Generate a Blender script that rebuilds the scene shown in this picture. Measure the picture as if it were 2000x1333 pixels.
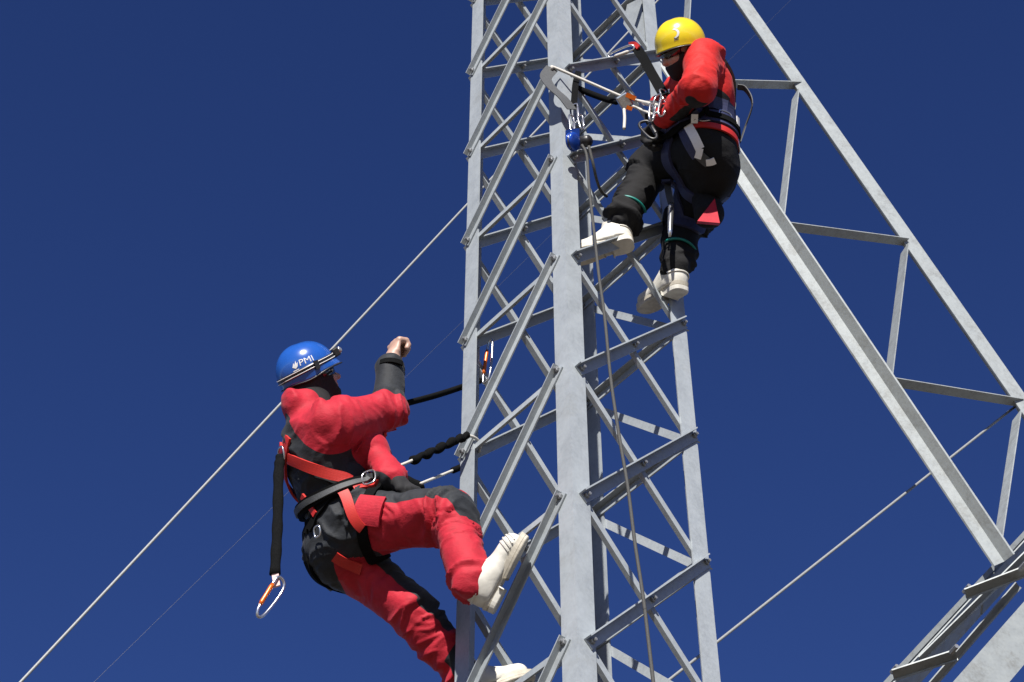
import bpy, bmesh, math, random
import numpy as np
from mathutils import Vector, Matrix
random.seed(7); rng = np.random.default_rng(7)
scene = bpy.context.scene
COL = scene.collection
for o in list(bpy.data.objects): bpy.data.objects.remove(o)

# ------------------------------------------------------------------ camera, sky, sun, exposure
CAMP = np.array([0.0, -5.7951, 1.6]); PITCH = math.radians(46.2984); YAW = math.radians(-2.74); FPX = 3703.65
cam_d = bpy.data.cameras.new('camera'); cam = bpy.data.objects.new('camera', cam_d); COL.objects.link(cam)
cam_d.sensor_fit = 'HORIZONTAL'; cam_d.sensor_width = 36.0; cam_d.lens = FPX / 2000 * 36.0
cam_d.clip_start = 0.05; cam_d.clip_end = 3000
cam.location = CAMP; cam.rotation_euler = (math.pi / 2 + PITCH, 0, -YAW)
scene.camera = cam

SUN_EL = math.radians(32.5); SUN_AZ = math.radians(-3.4)      # azimuth: to the right of straight behind the camera
sun_dir = Vector((math.sin(SUN_AZ) * math.cos(SUN_EL), -math.cos(SUN_AZ) * math.cos(SUN_EL), math.sin(SUN_EL)))
world = bpy.data.worlds.new('World'); scene.world = world; world.use_nodes = True
wn = world.node_tree.nodes; wl = world.node_tree.links
bg = wn['Background']
sky = wn.new('ShaderNodeTexSky'); sky.sky_type = 'NISHITA'; sky.sun_disc = False
sky.sun_elevation = SUN_EL; sky.sun_rotation = math.pi - SUN_AZ
sky.altitude = 2600; sky.air_density = 0.9; sky.dust_density = 0.1; sky.ozone_density = 4.0
hs = wn.new('ShaderNodeHueSaturation'); hs.inputs['Saturation'].default_value = 1.165; hs.inputs['Hue'].default_value = 0.519
wl.new(sky.outputs[0], hs.inputs['Color']); wl.new(hs.outputs[0], bg.inputs[0]); bg.inputs[1].default_value = 0.058
sun_d = bpy.data.lights.new('sun', 'SUN'); sun_d.energy = 5.0; sun_d.angle = math.radians(0.53); sun_d.color = (1.0, 0.95, 0.88)
sun = bpy.data.objects.new('sun', sun_d); COL.objects.link(sun)
sun.rotation_euler = sun_dir.to_track_quat('Z', 'Y').to_euler(); sun.location = (3, -20, 20)
scene.view_settings.view_transform = 'Standard'; scene.view_settings.look = 'None'
scene.view_settings.exposure = 0.90; scene.view_settings.gamma = 1.0; scene.view_settings.use_curve_mapping = False

# ------------------------------------------------------------------ measuring helpers (design aids: a sight line cut at a chosen real depth)
V = lambda *a: np.array(a, float)
def unit(v): v = np.asarray(v, float); return v / (np.linalg.norm(v) + 1e-12)
FW = V(math.sin(YAW) * math.cos(PITCH), math.cos(YAW) * math.cos(PITCH), math.sin(PITCH))
RI = V(math.cos(YAW), -math.sin(YAW), 0); UP = np.cross(RI, FW); ZZ = V(0, 0, 1)
def sight(x, y): return unit(FW * FPX + RI * (x - 1000) - UP * (y - 666.5))
def at(x, y, Y): d = sight(x, y); return CAMP + d * (Y - CAMP[1]) / d[1]
def chain(P, x, y, L, near):
    d = sight(x, y); b = d @ (CAMP - P); c = (CAMP - P) @ (CAMP - P) - L * L; q = b * b - c
    if q < 0: return CAMP + d * (-b)
    return CAMP + d * (-b - math.sqrt(q) if near else -b + math.sqrt(q))

# ------------------------------------------------------------------ materials
def new_mat(name):
    m = bpy.data.materials.new(name); m.use_nodes = True
    return m, m.node_tree.nodes, m.node_tree.links, m.node_tree.nodes['Principled BSDF']
def noise_node(n, l, scale, detail=4, rough=0.55, stretch=None):
    t = n.new('ShaderNodeTexCoord'); src = t.outputs['Object']
    if stretch:
        mp = n.new('ShaderNodeMapping'); mp.inputs['Scale'].default_value = stretch; l.new(src, mp.inputs[0]); src = mp.outputs[0]
    x = n.new('ShaderNodeTexNoise'); x.inputs['Scale'].default_value = scale; x.inputs['Detail'].default_value = detail
    x.inputs['Roughness'].default_value = rough; l.new(src, x.inputs['Vector']); return x
def ramp(n, l, src, stops):
    r = n.new('ShaderNodeValToRGB'); e = r.color_ramp.elements
    while len(e) < len(stops): e.new(0.5)
    for el, (p, c) in zip(e, stops): el.position = p; el.color = (*c, 1) if len(c) == 3 else c
    l.new(src, r.inputs[0]); return r
def bump(n, l, src, b, strength=0.3, dist=0.002):
    k = n.new('ShaderNodeBump'); k.inputs['Strength'].default_value = strength; k.inputs['Distance'].default_value = dist
    l.new(src, k.inputs['Height']); l.new(k.outputs[0], b.inputs['Normal']); return k
def plain(name, col, rough=0.6, metal=0.0, vary=0.12, scale=40, bumps=0.0, coat=0.0, bdist=0.001):
    m, n, l, b = new_mat(name); b.inputs['Specular IOR Level'].default_value = 0.03 if max(col) < 0.012 and rough > 0.5 else 0.5
    col = tuple(c * 0.70 for c in col); x = noise_node(n, l, scale)
    lo = tuple(c * (1 - vary) for c in col); hi = tuple(min(1, c * (1 + vary)) for c in col)
    r = ramp(n, l, x.outputs[0], [(0.3, lo), (0.7, hi)]); l.new(r.outputs[0], b.inputs['Base Color'])
    b.inputs['Roughness'].default_value = rough; b.inputs['Metallic'].default_value = metal
    b.inputs['Coat Weight'].default_value = coat
    if bumps: bump(n, l, x.outputs[0], b, bumps, bdist)
    return m
def galvanised(name, base=(0.292, 0.320, 0.340), dull=(0.24, 0.264, 0.282)):
    m, n, l, b = new_mat(name)
    a = noise_node(n, l, 9, 5, 0.65); c = noise_node(n, l, 70, 3, 0.6)
    mx = n.new('ShaderNodeMix'); mx.data_type = 'FLOAT'; mx.inputs[0].default_value = 0.38
    l.new(a.outputs[0], mx.inputs[2]); l.new(c.outputs[0], mx.inputs[3])
    r = ramp(n, l, mx.outputs[0], [(0.34, dull), (0.5, base), (0.68, tuple(min(1, v * 1.12) for v in base))])
    oi = n.new('ShaderNodeObjectInfo'); vr = n.new('ShaderNodeMapRange'); vr.inputs[3].default_value = 0.88; vr.inputs[4].default_value = 1.08; l.new(oi.outputs['Random'], vr.inputs[0])
    rs = noise_node(n, l, 3.2, 6, 0.7); rr = ramp(n, l, rs.outputs[0], [(0.58, (1, 1, 1)), (0.72, (0.80, 0.76, 0.70))])       # brownish run stains
    m1 = n.new('ShaderNodeMix'); m1.data_type = 'RGBA'; m1.blend_type = 'MULTIPLY'; m1.inputs[0].default_value = 0.55; l.new(r.outputs[0], m1.inputs[6]); l.new(rr.outputs[0], m1.inputs[7])
    m2 = n.new('ShaderNodeVectorMath'); m2.operation = 'SCALE'; l.new(m1.outputs[2], m2.inputs[0]); l.new(vr.outputs[0], m2.inputs[3]); l.new(m2.outputs[0], b.inputs['Base Color'])
    st = noise_node(n, l, 22, 4, 0.7)                                   # rain streaks, stains
    r2 = ramp(n, l, st.outputs[0], [(0.35, (0.42,) * 3), (0.7, (0.62,) * 3)]); l.new(r2.outputs[0], b.inputs['Roughness'])
    b.inputs['Metallic'].default_value = 0.15
    bump(n, l, c.outputs[0], b, 0.25, 0.0012)
    return m
def fabric(name, c_main, c_panel=None, rough=0.75, sheen=0.15):
    m, n, l, b = new_mat(name); b.inputs['Specular IOR Level'].default_value = 0.25
    c_main = tuple(c * 0.70 for c in c_main); c_panel = c_panel and tuple(c * 0.75 for c in c_panel); x = noise_node(n, l, 30, 4, 0.6)
    r1 = ramp(n, l, x.outputs[0], [(0.3, tuple(v * 0.86 for v in c_main)), (0.7, tuple(v * 1.12 for v in c_main))])
    out = r1.outputs[0]
    if c_panel:
        r2 = ramp(n, l, x.outputs[0], [(0.3, tuple(v * 0.8 for v in c_panel)), (0.7, tuple(v * 1.25 for v in c_panel))])
        at_ = n.new('ShaderNodeAttribute'); at_.attribute_name = 'panel'
        mr = n.new('ShaderNodeMapRange'); mr.inputs[1].default_value = -0.0012; mr.inputs[2].default_value = 0.0012; l.new(at_.outputs['Fac'], mr.inputs[0])
        mx = n.new('ShaderNodeMix'); mx.data_type = 'RGBA'; l.new(mr.outputs[0], mx.inputs[0]); l.new(out, mx.inputs[6]); l.new(r2.outputs[0], mx.inputs[7]); out = mx.outputs[2]
    l.new(out, b.inputs['Base Color']); b.inputs['Roughness'].default_value = rough; b.inputs['Sheen Weight'].default_value = sheen
    w = noise_node(n, l, 26, 6, 0.62, (1, 1, 1.6)); bump(n, l, w.outputs[0], b, 0.35, 0.010)
    return m
M = {}
M['steel'] = galvanised('galvanised steel')
M['steel2'] = galvanised('weathered steel', (0.262, 0.285, 0.29), (0.195, 0.205, 0.202))
M['bolt'] = plain('bolt steel', (0.42, 0.43, 0.44), 0.4, 0.6, 0.25, 120)
M['cable'] = plain('wire rope', (0.30, 0.31, 0.31), 0.5, 0.1, 0.2, 200, 0.4)
M['red1'] = fabric('red and charcoal shell fabric', (0.50, 0.015, 0.034), (0.018, 0.021, 0.026), 0.7, 0.04)
M['red2'] = fabric('bright red and black shell fabric', (0.62, 0.014, 0.012), (0.014, 0.013, 0.015), 0.7, 0.04)
M['black'] = fabric('black trouser fabric', (0.0105, 0.0105, 0.012), None, 0.85, 0.0)
M['redplain'] = fabric('red shell fabric', (0.50, 0.015, 0.034), None, 0.7, 0.04)
M['webred'] = plain('red webbing', (0.58, 0.018, 0.012), 0.6, 0, 0.1, 200, 0.3)
M['webblack'] = plain('black webbing', (0.009, 0.0095, 0.010), 0.9, 0, 0.3, 200, 0.4)
M['webnavy'] = plain('navy webbing', (0.03, 0.035, 0.10), 0.6, 0, 0.2, 120, 0.3)
M['webgrey'] = plain('grey webbing', (0.075, 0.08, 0.085), 0.7, 0, 0.2, 150, 0.4)
M['reflect'] = plain('reflective white tape', (1.0, 1.0, 1.0), 0.35, 0, 0.04, 80)
M['fleece'] = plain('black fleece', (0.010, 0.010, 0.012), 0.9, 0, 0.3, 160, 0.5)
M['skin'] = plain('skin', (0.52, 0.32, 0.245), 0.5, 0, 0.10, 60, 0.1)
M['blueshell'] = plain('blue helmet plastic', (0.018, 0.105, 0.46), 0.22, 0, 0.06, 30, 0, 0.6)
M['yellowshell'] = plain('yellow helmet plastic', (0.95, 0.72, 0.012), 0.24, 0, 0.05, 30, 0, 0.6)
M['white'] = plain('white print and glare', (0.8, 0.8, 0.8), 0.5, 0, 0.03, 80)
M['dark'] = plain('dark plastic', (0.02, 0.02, 0.022), 0.4, 0, 0.2, 80)
M['lens'] = plain('dark lens', (0.008, 0.008, 0.01), 0.08, 0, 0.1, 20, 0, 0.5)
M['lamp'] = plain('lamp reflector', (0.75, 0.76, 0.78), 0.12, 0.8, 0.05, 80)
M['boot'] = plain('white rubber boot', (0.76, 0.735, 0.66), 0.55, 0, 0.15, 22, 0.35, 0, 0.004)
M['sole'] = plain('cream boot sole', (0.62, 0.57, 0.47), 0.6, 0, 0.16, 45, 0.4)
M['chrome'] = plain('polished alloy', (0.72, 0.73, 0.75), 0.22, 0.9, 0.08, 60)
M['orange'] = plain('orange anodised sleeve', (0.80, 0.16, 0.01), 0.3, 0.25, 0.1, 60)
M['bluemetal'] = plain('blue anodised alloy', (0.02, 0.09, 0.52), 0.25, 0.35, 0.1, 60)
M['teal'] = plain('teal cord', (0.0, 0.22, 0.19), 0.5, 0, 0.1, 60)
M['ropewhite'] = plain('white lanyard rope', (0.62, 0.60, 0.55), 0.7, 0, 0.2, 260, 0.6)
M['ropegrey'] = plain('grey working rope', (0.055, 0.055, 0.052), 0.8, 0, 0.35, 260, 0.7)
M['pink'] = plain('pale pink webbing end', (0.75, 0.50, 0.48), 0.6, 0, 0.1, 90)
M['thinwire'] = plain('far thin wire', (0.10, 0.11, 0.14), 0.4, 0.4, 0.1, 60)
M['dirt'] = plain('dry grass and earth', (0.16, 0.13, 0.09), 0.9, 0, 0.3, 0.15, 0.2)

# ------------------------------------------------------------------ object helpers
def tag(o, label=None, cat=None, group=None, kind=None):
    for k, v in (('label', label), ('category', cat), ('group', group), ('kind', kind)):
        if v: o[k] = v
    return o
def empty(name, loc=(0, 0, 0)):
    o = bpy.data.objects.new(name, None); COL.objects.link(o); o.location = loc; o.empty_display_size = 0.1; return o
def link(name, me, mat, parent=None, smooth=False):
    if mat and not me.materials: me.materials.append(M[mat] if isinstance(mat, str) else mat)
    o = bpy.data.objects.new(name, me); COL.objects.link(o)
    if parent is not None:
        o.parent = parent
        loc = V(0, 0, 0); p = parent
        while p is not None: loc = loc + V(*p.location); p = p.parent
        o.location = -loc
    if smooth: me.polygons.foreach_set('use_smooth', np.ones(len(me.polygons), bool))
    return o
def mesh_from(name, verts, faces):
    me = bpy.data.meshes.new(name)
    verts = np.asarray(verts, np.float32)
    if isinstance(faces, np.ndarray) and faces.ndim == 2:
        nf, k = faces.shape
        me.vertices.add(len(verts)); me.vertices.foreach_set('co', verts.ravel())
        me.loops.add(nf * k); me.loops.foreach_set('vertex_index', faces.astype(np.int32).ravel())
        me.polygons.add(nf); me.polygons.foreach_set('loop_start', (np.arange(nf) * k).astype(np.int32))
        me.update(calc_edges=True); me.validate()
    else:
        me.from_pydata([tuple(map(float, v)) for v in verts], [], [tuple(map(int, f)) for f in faces]); me.update()
    return me
def fix_normals(me):
    bm = bmesh.new(); bm.from_mesh(me); bmesh.ops.recalc_face_normals(bm, faces=bm.faces); bm.to_mesh(me); bm.free(); return me
def angle_mesh(a, b, u, v, wu, wv, t, cut=0.0):
    """steel angle section from a to b; heel on the line, one flange along u, one along v"""
    prof = [(0, 0), (wu, 0), (wu, t), (t, t), (t, wv), (0, wv)]
    vs = [p + np.asarray(u) * x + np.asarray(v) * y for p in (a, b) for x, y in prof]
    fs = [(0, 1, 2, 3), (0, 3, 4, 5), (9, 8, 7, 6), (11, 10, 9, 6)] + [(i, i + 6, (i + 1) % 6 + 6, (i + 1) % 6) for i in range(6)]
    me = fix_normals(mesh_from('angle', vs, fs)); return me
def box_mesh(c, ax, hx):
    ax = [np.asarray(k) for k in ax]
    vs = [c + ax[0] * hx[0] * i + ax[1] * hx[1] * j + ax[2] * hx[2] * k for i in (-1, 1) for j in (-1, 1) for k in (-1, 1)]
    fs = [(0, 1, 3, 2), (4, 6, 7, 5), (0, 4, 5, 1), (2, 3, 7, 6), (0, 2, 6, 4), (1, 5, 7, 3)]
    return fix_normals(mesh_from('box', vs, fs))
def catmull(pts, n=8, closed=False):
    pts = [np.asarray(p, float) for p in pts]
    P = [pts[-1]] + pts + [pts[0], pts[1]] if closed else [2 * pts[0] - pts[1]] + pts + [2 * pts[-1] - pts[-2]]
    out = []
    for i in range(1, len(P) - 2):
        for k in range(n):
            t = k / n; a, b, c, d = P[i - 1], P[i], P[i + 1], P[i + 2]
            out.append(0.5 * (2 * b + (c - a) * t + (2 * a - 5 * b + 4 * c - d) * t * t + (3 * b - a - 3 * c + d) * t ** 3))
    if not closed: out.append(pts[-1])
    return np.array(out)
def frames(path, closed=False, up0=None):
    n = len(path); T = np.zeros_like(path)
    for i in range(n):
        a = path[(i - 1) % n] if closed or i > 0 else path[i]; b = path[(i + 1) % n] if closed or i < n - 1 else path[i]
        T[i] = unit(b - a)
    up = V(0, 0, 1) if up0 is None else np.asarray(up0)
    if abs(up @ T[0]) > 0.95: up = V(1, 0, 0)
    U = np.zeros_like(path); w = unit(up - (up @ T[0]) * T[0])
    for i in range(n):
        w = unit(w - (w @ T[i]) * T[i]); U[i] = w
    return T, U, np.cross(T, U)
def tube_mesh(path, r, k=8, closed=False, flat=1.0, up0=None):
    path = np.asarray(path, float); T, U, W = frames(path, closed, up0)
    n = len(path); rr = np.full(n, r) if np.isscalar(r) else np.asarray(r)
    vs = []
    for i in range(n):
        for j in range(k):
            a = 2 * math.pi * j / k; vs.append(path[i] + U[i] * math.cos(a) * rr[i] * flat + W[i] * math.sin(a) * rr[i])
    fs = []
    for i in range(n if closed else n - 1):
        i2 = (i + 1) % n
        for j in range(k): fs.append((i * k + j, i * k + (j + 1) % k, i2 * k + (j + 1) % k, i2 * k + j))
    if not closed: fs.append(tuple(range(k))[::-1]); fs.append(tuple((n - 1) * k + j for j in range(k)))
    return fix_normals(mesh_from('tube', vs, fs))
def lathe_mesh(prof, c, axis, k=16):
    axis = unit(axis); a = V(0, 0, 1) if abs(axis[2]) < 0.9 else V(1, 0, 0); e1 = unit(np.cross(axis, a)); e2 = np.cross(axis, e1)
    vs = [c + axis * h + (e1 * math.cos(2 * math.pi * j / k) + e2 * math.sin(2 * math.pi * j / k)) * r for r, h in prof for j in range(k)]
    fs = [(i * k + j, i * k + (j + 1) % k, (i + 1) * k + (j + 1) % k, (i + 1) * k + j) for i in range(len(prof) - 1) for j in range(k)]
    fs += [tuple(range(k))[::-1], tuple((len(prof) - 1) * k + j for j in range(k))]
    return fix_normals(mesh_from('lathe', vs, fs))
def join_meshes(ms):
    bm = bmesh.new()
    for m in ms: bm.from_mesh(m)
    me = bpy.data.meshes.new('joined'); bm.to_mesh(me); bm.free(); return me

# ------------------------------------------------------------------ ground
me = mesh_from('ground', [(-900, -900, 0), (900, -900, 0), (900, 900, 0), (-900, 900, 0)], [(0, 1, 2, 3)])
g = link('ground', me, 'dirt'); tag(g, kind='structure')

# ------------------------------------------------------------------ the lattice mast
S = 0.70; HP = 0.67787; PHI = math.radians(-2.9754); Z0 = 5.6572; FL = 0.085; TH = 0.009
hd = math.sqrt(0.5) * S
CN = V(math.sin(PHI), -math.cos(PHI), 0) * hd; CL = V(-math.cos(PHI), -math.sin(PHI), 0) * hd; CR = -CL; CB = -CN
KLO, KHI = -8, 9
def lev(X, k): return X + ZZ * (Z0 + k * HP)
mast = empty('lattice_mast', (0, 0, 0))
tag(mast, 'tall square galvanised steel lattice mast that both climbers work on', 'mast')
for X, A, Bn in ((CN, CL, CR), (CL, CN, CB), (CR, CN, CB), (CB, CL, CR)):
    u, v = unit(A - X), unit(Bn - X)
    lm = angle_mesh(X + ZZ * 0.0, lev(X, KHI), u, v, FL, FL * (1.36 if X is CB else 1.0), TH)
    link('leg', lm, 'steel', mast)
faces_ = {'LN': (CL, CN), 'NR': (CN, CR), 'LB': (CL, CB), 'BR': (CB, CR)}
BO = {id(CL): 0.030, id(CN): 0.060, id(CR): 0.026, id(CB): 0.055}
def face_out(P, Q): n = unit(V(P[0] + Q[0], P[1] + Q[1], 0)); return n
def brace_proto(face, dk, outside, v_out, heel_up, wu, wv, ext=0.045, slide=0.0, ext2=None):
    P, Q = faces_[face]; n = face_out(P, Q); h = unit(Q - P)
    a = P + h * BO[id(P)]; b = Q - h * BO[id(Q)] + ZZ * dk * HP
    d = unit(b - a); e = unit(ZZ - (ZZ @ d) * d)
    if not heel_up: e = -e
    a = a - d * ext; b = b + d * (ext if ext2 is None else ext2)
    off = n * 0.0015 if outside else -n * (TH + 0.0015)
    v = n if v_out else -n
    if (outside and not v_out) or (not outside and v_out): raise ValueError
    a = a + off + e * wu * 0.5 + ZZ * slide; b = b + off + e * wu * 0.5 + ZZ * slide
    return angle_mesh(a, b, -e, v, wu, wv, 0.006)
def put_levels(name, me, k0, k1):
    for k in range(k0, k1):
        o = link(name, me, 'steel', mast); o.location = (0, 0, Z0 + k * HP)
put_levels('diagonal_brace', brace_proto('LN', 1, True, True, True, 0.035, 0.031, 0.030, 0.0, 0.020), KLO, KHI)
put_levels('crossbar', brace_proto('LN', 0, False, False, True, 0.027, 0.026, 0.02), KLO, KHI)
put_levels('diagonal_brace', brace_proto('NR', 1, True, True, True, 0.046, 0.036, 0.022, 0.0, 0.014), KLO, KHI)
put_levels('diagonal_brace', brace_proto('NR', -1, False, False, False, 0.028, 0.020, 0.02), KLO + 1, KHI + 1)
put_levels('diagonal_brace', brace_proto('LB', 1, False, False, True, 0.044, 0.036, 0.02), KLO, KHI)
put_levels('diagonal_brace', brace_proto('LB', -1, True, True, False, 0.030, 0.028, 0.02), KLO + 1, KHI + 1)
put_levels('crossbar', brace_proto('BR', 0, False, False, True, 0.044, 0.036, 0.02), KLO, KHI)
put_levels('diagonal_brace', brace_proto('BR', -1, True, True, True, 0.035, 0.026, 0.004), KLO + 1, KHI + 1)
def bolt_mesh(n):
    n = unit(n)
    return join_meshes([lathe_mesh([(0.012, 0.0), (0.012, 0.010), (0.010, 0.0115)], V(0, 0, 0), n, 6), lathe_mesh([(0.0065, 0.011), (0.0065, 0.022)], V(0, 0, 0), n, 8)])
def put_bolts(face, frac, zoff, off, k0, k1):
    P, Q = faces_[face]; n = face_out(P, Q); h = unit(Q - P); Lf = np.linalg.norm(Q - P)
    me = bolt_mesh(n if off > 0 else -n)
    base = P + h * (BO[id(P)] if frac == 0 else Lf - BO[id(Q)] if frac == 1 else (BO[id(P)] + Lf - BO[id(Q)]) * 0.5) + n * off
    for k in range(k0, k1):
        o = link('bolt', me, 'bolt', mast); o.location = tuple(base + ZZ * (Z0 + k * HP + zoff))
put_bolts('LN', 0, -0.004, 0.009, -1, 8); put_bolts('LN', 1, 0.004, 0.009, -1, 8)
put_bolts('NR', 0, 0.0, 0.009, -1, 8); put_bolts('NR', 1, 0.0, 0.009, -1, 8); put_bolts('NR', 0.5, HP * 0.5, 0.009, -1, 7)
put_bolts('LB', 0.5, HP * 0.5, -0.021, 0, 7); put_bolts('BR', 0, 0.0, -0.020, 0, 7)
# gusset plates where the sloping strut meets the right leg near the top
nBR = face_out(CB, CR); hBR = unit(CR - CB)
c = lev(CR, 6.62) - hBR * 0.20 - nBR * (TH + 0.014)
gp = [c + hBR * x + ZZ * z for x, z in ((0.13, 0.20), (0.02, 0.26), (-0.02, 0.12), (0.05, -0.10), (0.10, -0.22), (0.13, -0.20))]
vs = gp + [q - nBR * 0.008 for q in gp]; nn = len(gp)
me = fix_normals(mesh_from('plate', vs, [tuple(range(nn)), tuple(range(2 * nn - 1, nn - 1, -1))] + [(i, (i + 1) % nn, (i + 1) % nn + nn, i + nn) for i in range(nn)]))
link('gusset_plate', me, 'steel', mast)

# ------------------------------------------------------------------ sloping strut on the right: two chords with zigzag lacing
strut = empty('lattice_strut', (2.2, 1.5, 7.5))
tag(strut, 'sloping two-chord steel strut with zigzag lacing, right of the mast behind the yellow-helmeted climber', 'strut')
def line2(p0, p1, t0, t1): p0 = np.asarray(p0); p1 = np.asarray(p1); return p0 + (p1 - p0) * t0, p0 + (p1 - p0) * t1
lo0, lo1 = at(1290, 92, 0.20), at(1962, 1092, 1.15)
up0, up1 = at(1462, 0, 0.75), at(2003, 772, 1.45)
d = unit(lo1 - lo0); side = unit(np.cross(d, FW)); 
lowc = lambda t: lo0 + (lo1 - lo0) * t
uppc = lambda t: up0 + (up1 - up0) * t
cn = unit(np.cross(lo1 - lo0, uppc(0.5) - lowc(0.5)))
if cn[1] > 0: cn = -cn
inw = unit(uppc(0.5) - lowc(0.5)); inw = unit(inw - (inw @ d) * d)
def chord(a, b, u, v, w, mat='steel2'): return link('chord', angle_mesh(a, b, u, v, w, w, 0.009), mat, strut)
def cframe(a, b):
    dd = unit(b - a); q = unit(V(0, -0.72, -0.69)); q = unit(q - (q @ dd) * dd); sd = unit(np.cross(dd, q)); return q, (sd if sd[2] > 0 or sd[0] > 0.5 else -sd)
nrm, inw = cframe(lo0, lo1)
if inw @ RI < 0: inw = -inw
chord(lowc(-0.02) - nrm * 0.05, lowc(1.0) - nrm * 0.05, unit(-inw * 0.92 + nrm * 0.38), unit(inw * 0.80 + nrm * 0.50), 0.066)
n1, i1 = cframe(up0, up1)
if i1 @ RI < 0: i1 = -i1
chord(uppc(-0.35), uppc(1.25), unit(-i1 * 0.80 + n1 * 0.60), unit(-i1 * 0.60 - n1 * 0.80), 0.100)
def lace(x0, y0, Y0, x1, y1, Y1, w=0.055, flip=1):
    a, b = at(x0, y0, Y0), at(x1, y1, Y1); dd = unit(b - a); w = w if abs(dd[0]) > 0.35 else 0.085; n2 = unit(nrm * 0.25 - ZZ * 0.85) if abs(dd[0]) > 0.35 else V(-0.88, -0.42, 0.0); n2 = unit(n2 - (n2 @ dd) * dd); e = unit(np.cross(dd, n2)) * flip
    e = e if e @ FW > 0 else -e
    link('lacing', angle_mesh(a + e * w, b + e * w, -e, -n2, w, w * 0.5 if abs(dd[0]) > 0.35 else 0.007, 0.006), 'steel2', strut)
lace(1340, 154, 0.36, 1566, 160, 0.90); lace(1560, 172, 0.86, 1530, 430, 0.58)
lace(1536, 434, 0.60, 1776, 466, 1.16); lace(1774, 474, 1.12, 1742, 735, 0.86)
lace(1744, 738, 0.88, 2000, 780, 1.44); lace(1994, 800, 1.40, 1957, 1050, 1.12)
lace(1352, -60, 0.62, 1340, 140, 0.40)

# ------------------------------------------------------------------ lattice beam in the lower right corner
beam = empty('lattice_beam', (2.4, 1.0, 6.0))
tag(beam, 'heavy steel lattice beam rising through the lower right corner', 'beam')
b0, b1 = at(1790, 1390, 0.62), at(2120, 1020, 1.05)
ax = unit(b1 - b0); nb = unit(CAMP - (b0 + b1) / 2); nb = unit(nb - (nb @ ax) * ax); sb = unit(np.cross(ax, nb))
if sb @ RI > 0: sb = -sb                                                  # sb points to the upper left
link('chord', angle_mesh(b0 - sb * 0.20 - ax * 0.6, b1 - sb * 0.20 + ax * 0.5, sb, -nb, 0.17, 0.17, 0.012), 'steel2', beam)
c0, c1 = at(1736, 1345, 1.05), at(2068, 985, 1.5)
axc = unit(c1 - c0); nd = V(0.55, -0.25, -0.80); nd = unit(nd - (nd @ axc) * axc); wd = unit(np.cross(axc, nd)); wd = wd if wd @ RI > 0 else -wd
link('chord', angle_mesh(c0 - axc * 0.5, c1 + axc * 0.4, wd, -nd, 0.17, 0.03, 0.010), 'steel2', beam)
sc = unit(np.cross(axc, nb)); sc = sc if sc @ RI < 0 else -sc
link('edge_strip', angle_mesh(c0 - axc * 0.5 + sc * 0.035 + nb * 0.012, c1 + axc * 0.4 + sc * 0.035 + nb * 0.012, -unit(sc * 0.9 + nb * 0.3), -nb, 0.024, 0.02, 0.008), 'steel2', beam)
def shaded(a, b, w, up=1):
    dd = unit(b - a); n_ = V(0.1, -0.12, -0.97); n_ = unit(n_ - (n_ @ dd) * dd); e = unit(np.cross(dd, n_)); e = e if e @ FW > 0 else -e
    link('lacing', angle_mesh(a + e * w, b + e * w, -e, -n_, w, 0.008, 0.007), 'steel2', beam)
    q = unit(np.cross(dd, nb)); q = q if q @ UP > 0 else -q
    link('lacing_lip', angle_mesh(a + e * w - q * 0.006 + nb * 0.004, b + e * w - q * 0.006 + nb * 0.004, q, -nb, 0.010, 0.006, 0.004), 'steel2', beam)
for x0, y0, x1, y1 in ((1884, 1152, 2004, 1106), (1742, 1310, 1866, 1270)): shaded(at(x0, y0, 0.86), at(x1, y1, 0.80), 0.060)
for x0, y0, x1, y1, Y0, Y1 in ((1795, 1284, 2015, 1066, 1.1, 0.92), (1800, 1352, 1985, 1138, 1.15, 0.90)): shaded(at(x0, y0, Y0), at(x1, y1, Y1), 0.040)
link('gusset_plate', box_mesh(at(1936, 1168, 1.16), (axc, wd, nd), (0.10, 0.035, 0.005)), 'steel2', beam)
for x, y, Y in ((1887, 1152, 0.9), (1997, 1108, 0.76), (1746, 1309, 0.9), (1862, 1270, 0.76)):
    link('bolt', lathe_mesh([(0.011, -0.02), (0.011, 0.03)], at(x, y, Y), nb, 6), 'bolt', beam)

# ------------------------------------------------------------------ guy cables and wires
def straight(name, a, b, r, mat, label, cat, group=None, t0=0, t1=1, k=8):
    a, b = line2(a, b, t0, t1); a, b = np.array(a), np.array(b)
    path = a + (b - a) * np.linspace(0, 1, 60)[:, None]
    o = link(name, tube_mesh(path, r, k), mat, None, True); tag(o, label, cat, group); return o
a, b = at(40, 1333, 0.9), at(1073, 228, 1.7); tg = a[2] / (a[2] - b[2]) * 1.0
straight('guy_cable', a, b, 0.0074, 'cable', 'grey wire guy cable crossing the whole sky diagonally behind the blue helmet', 'cable', 'guy cables', -a[2] / (b[2] - a[2]), 1.55)
a, b = at(1310, 1326, 0.75), at(1986, 792, 1.52)
straight('guy_cable', a, b, 0.0068, 'cable', 'grey wire guy cable from the sloping strut down behind the mast, lower right', 'cable', 'guy cables', -a[2] / (b[2] - a[2]), 1.0)
straight('thin_wire', at(360, 1160, 24), at(1545, 0, 30), 0.0038, 'thinwire', 'faint hair-thin wire far behind the mast, running up to the top edge', 'wire', None, -0.4, 1.3, 5)

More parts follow.
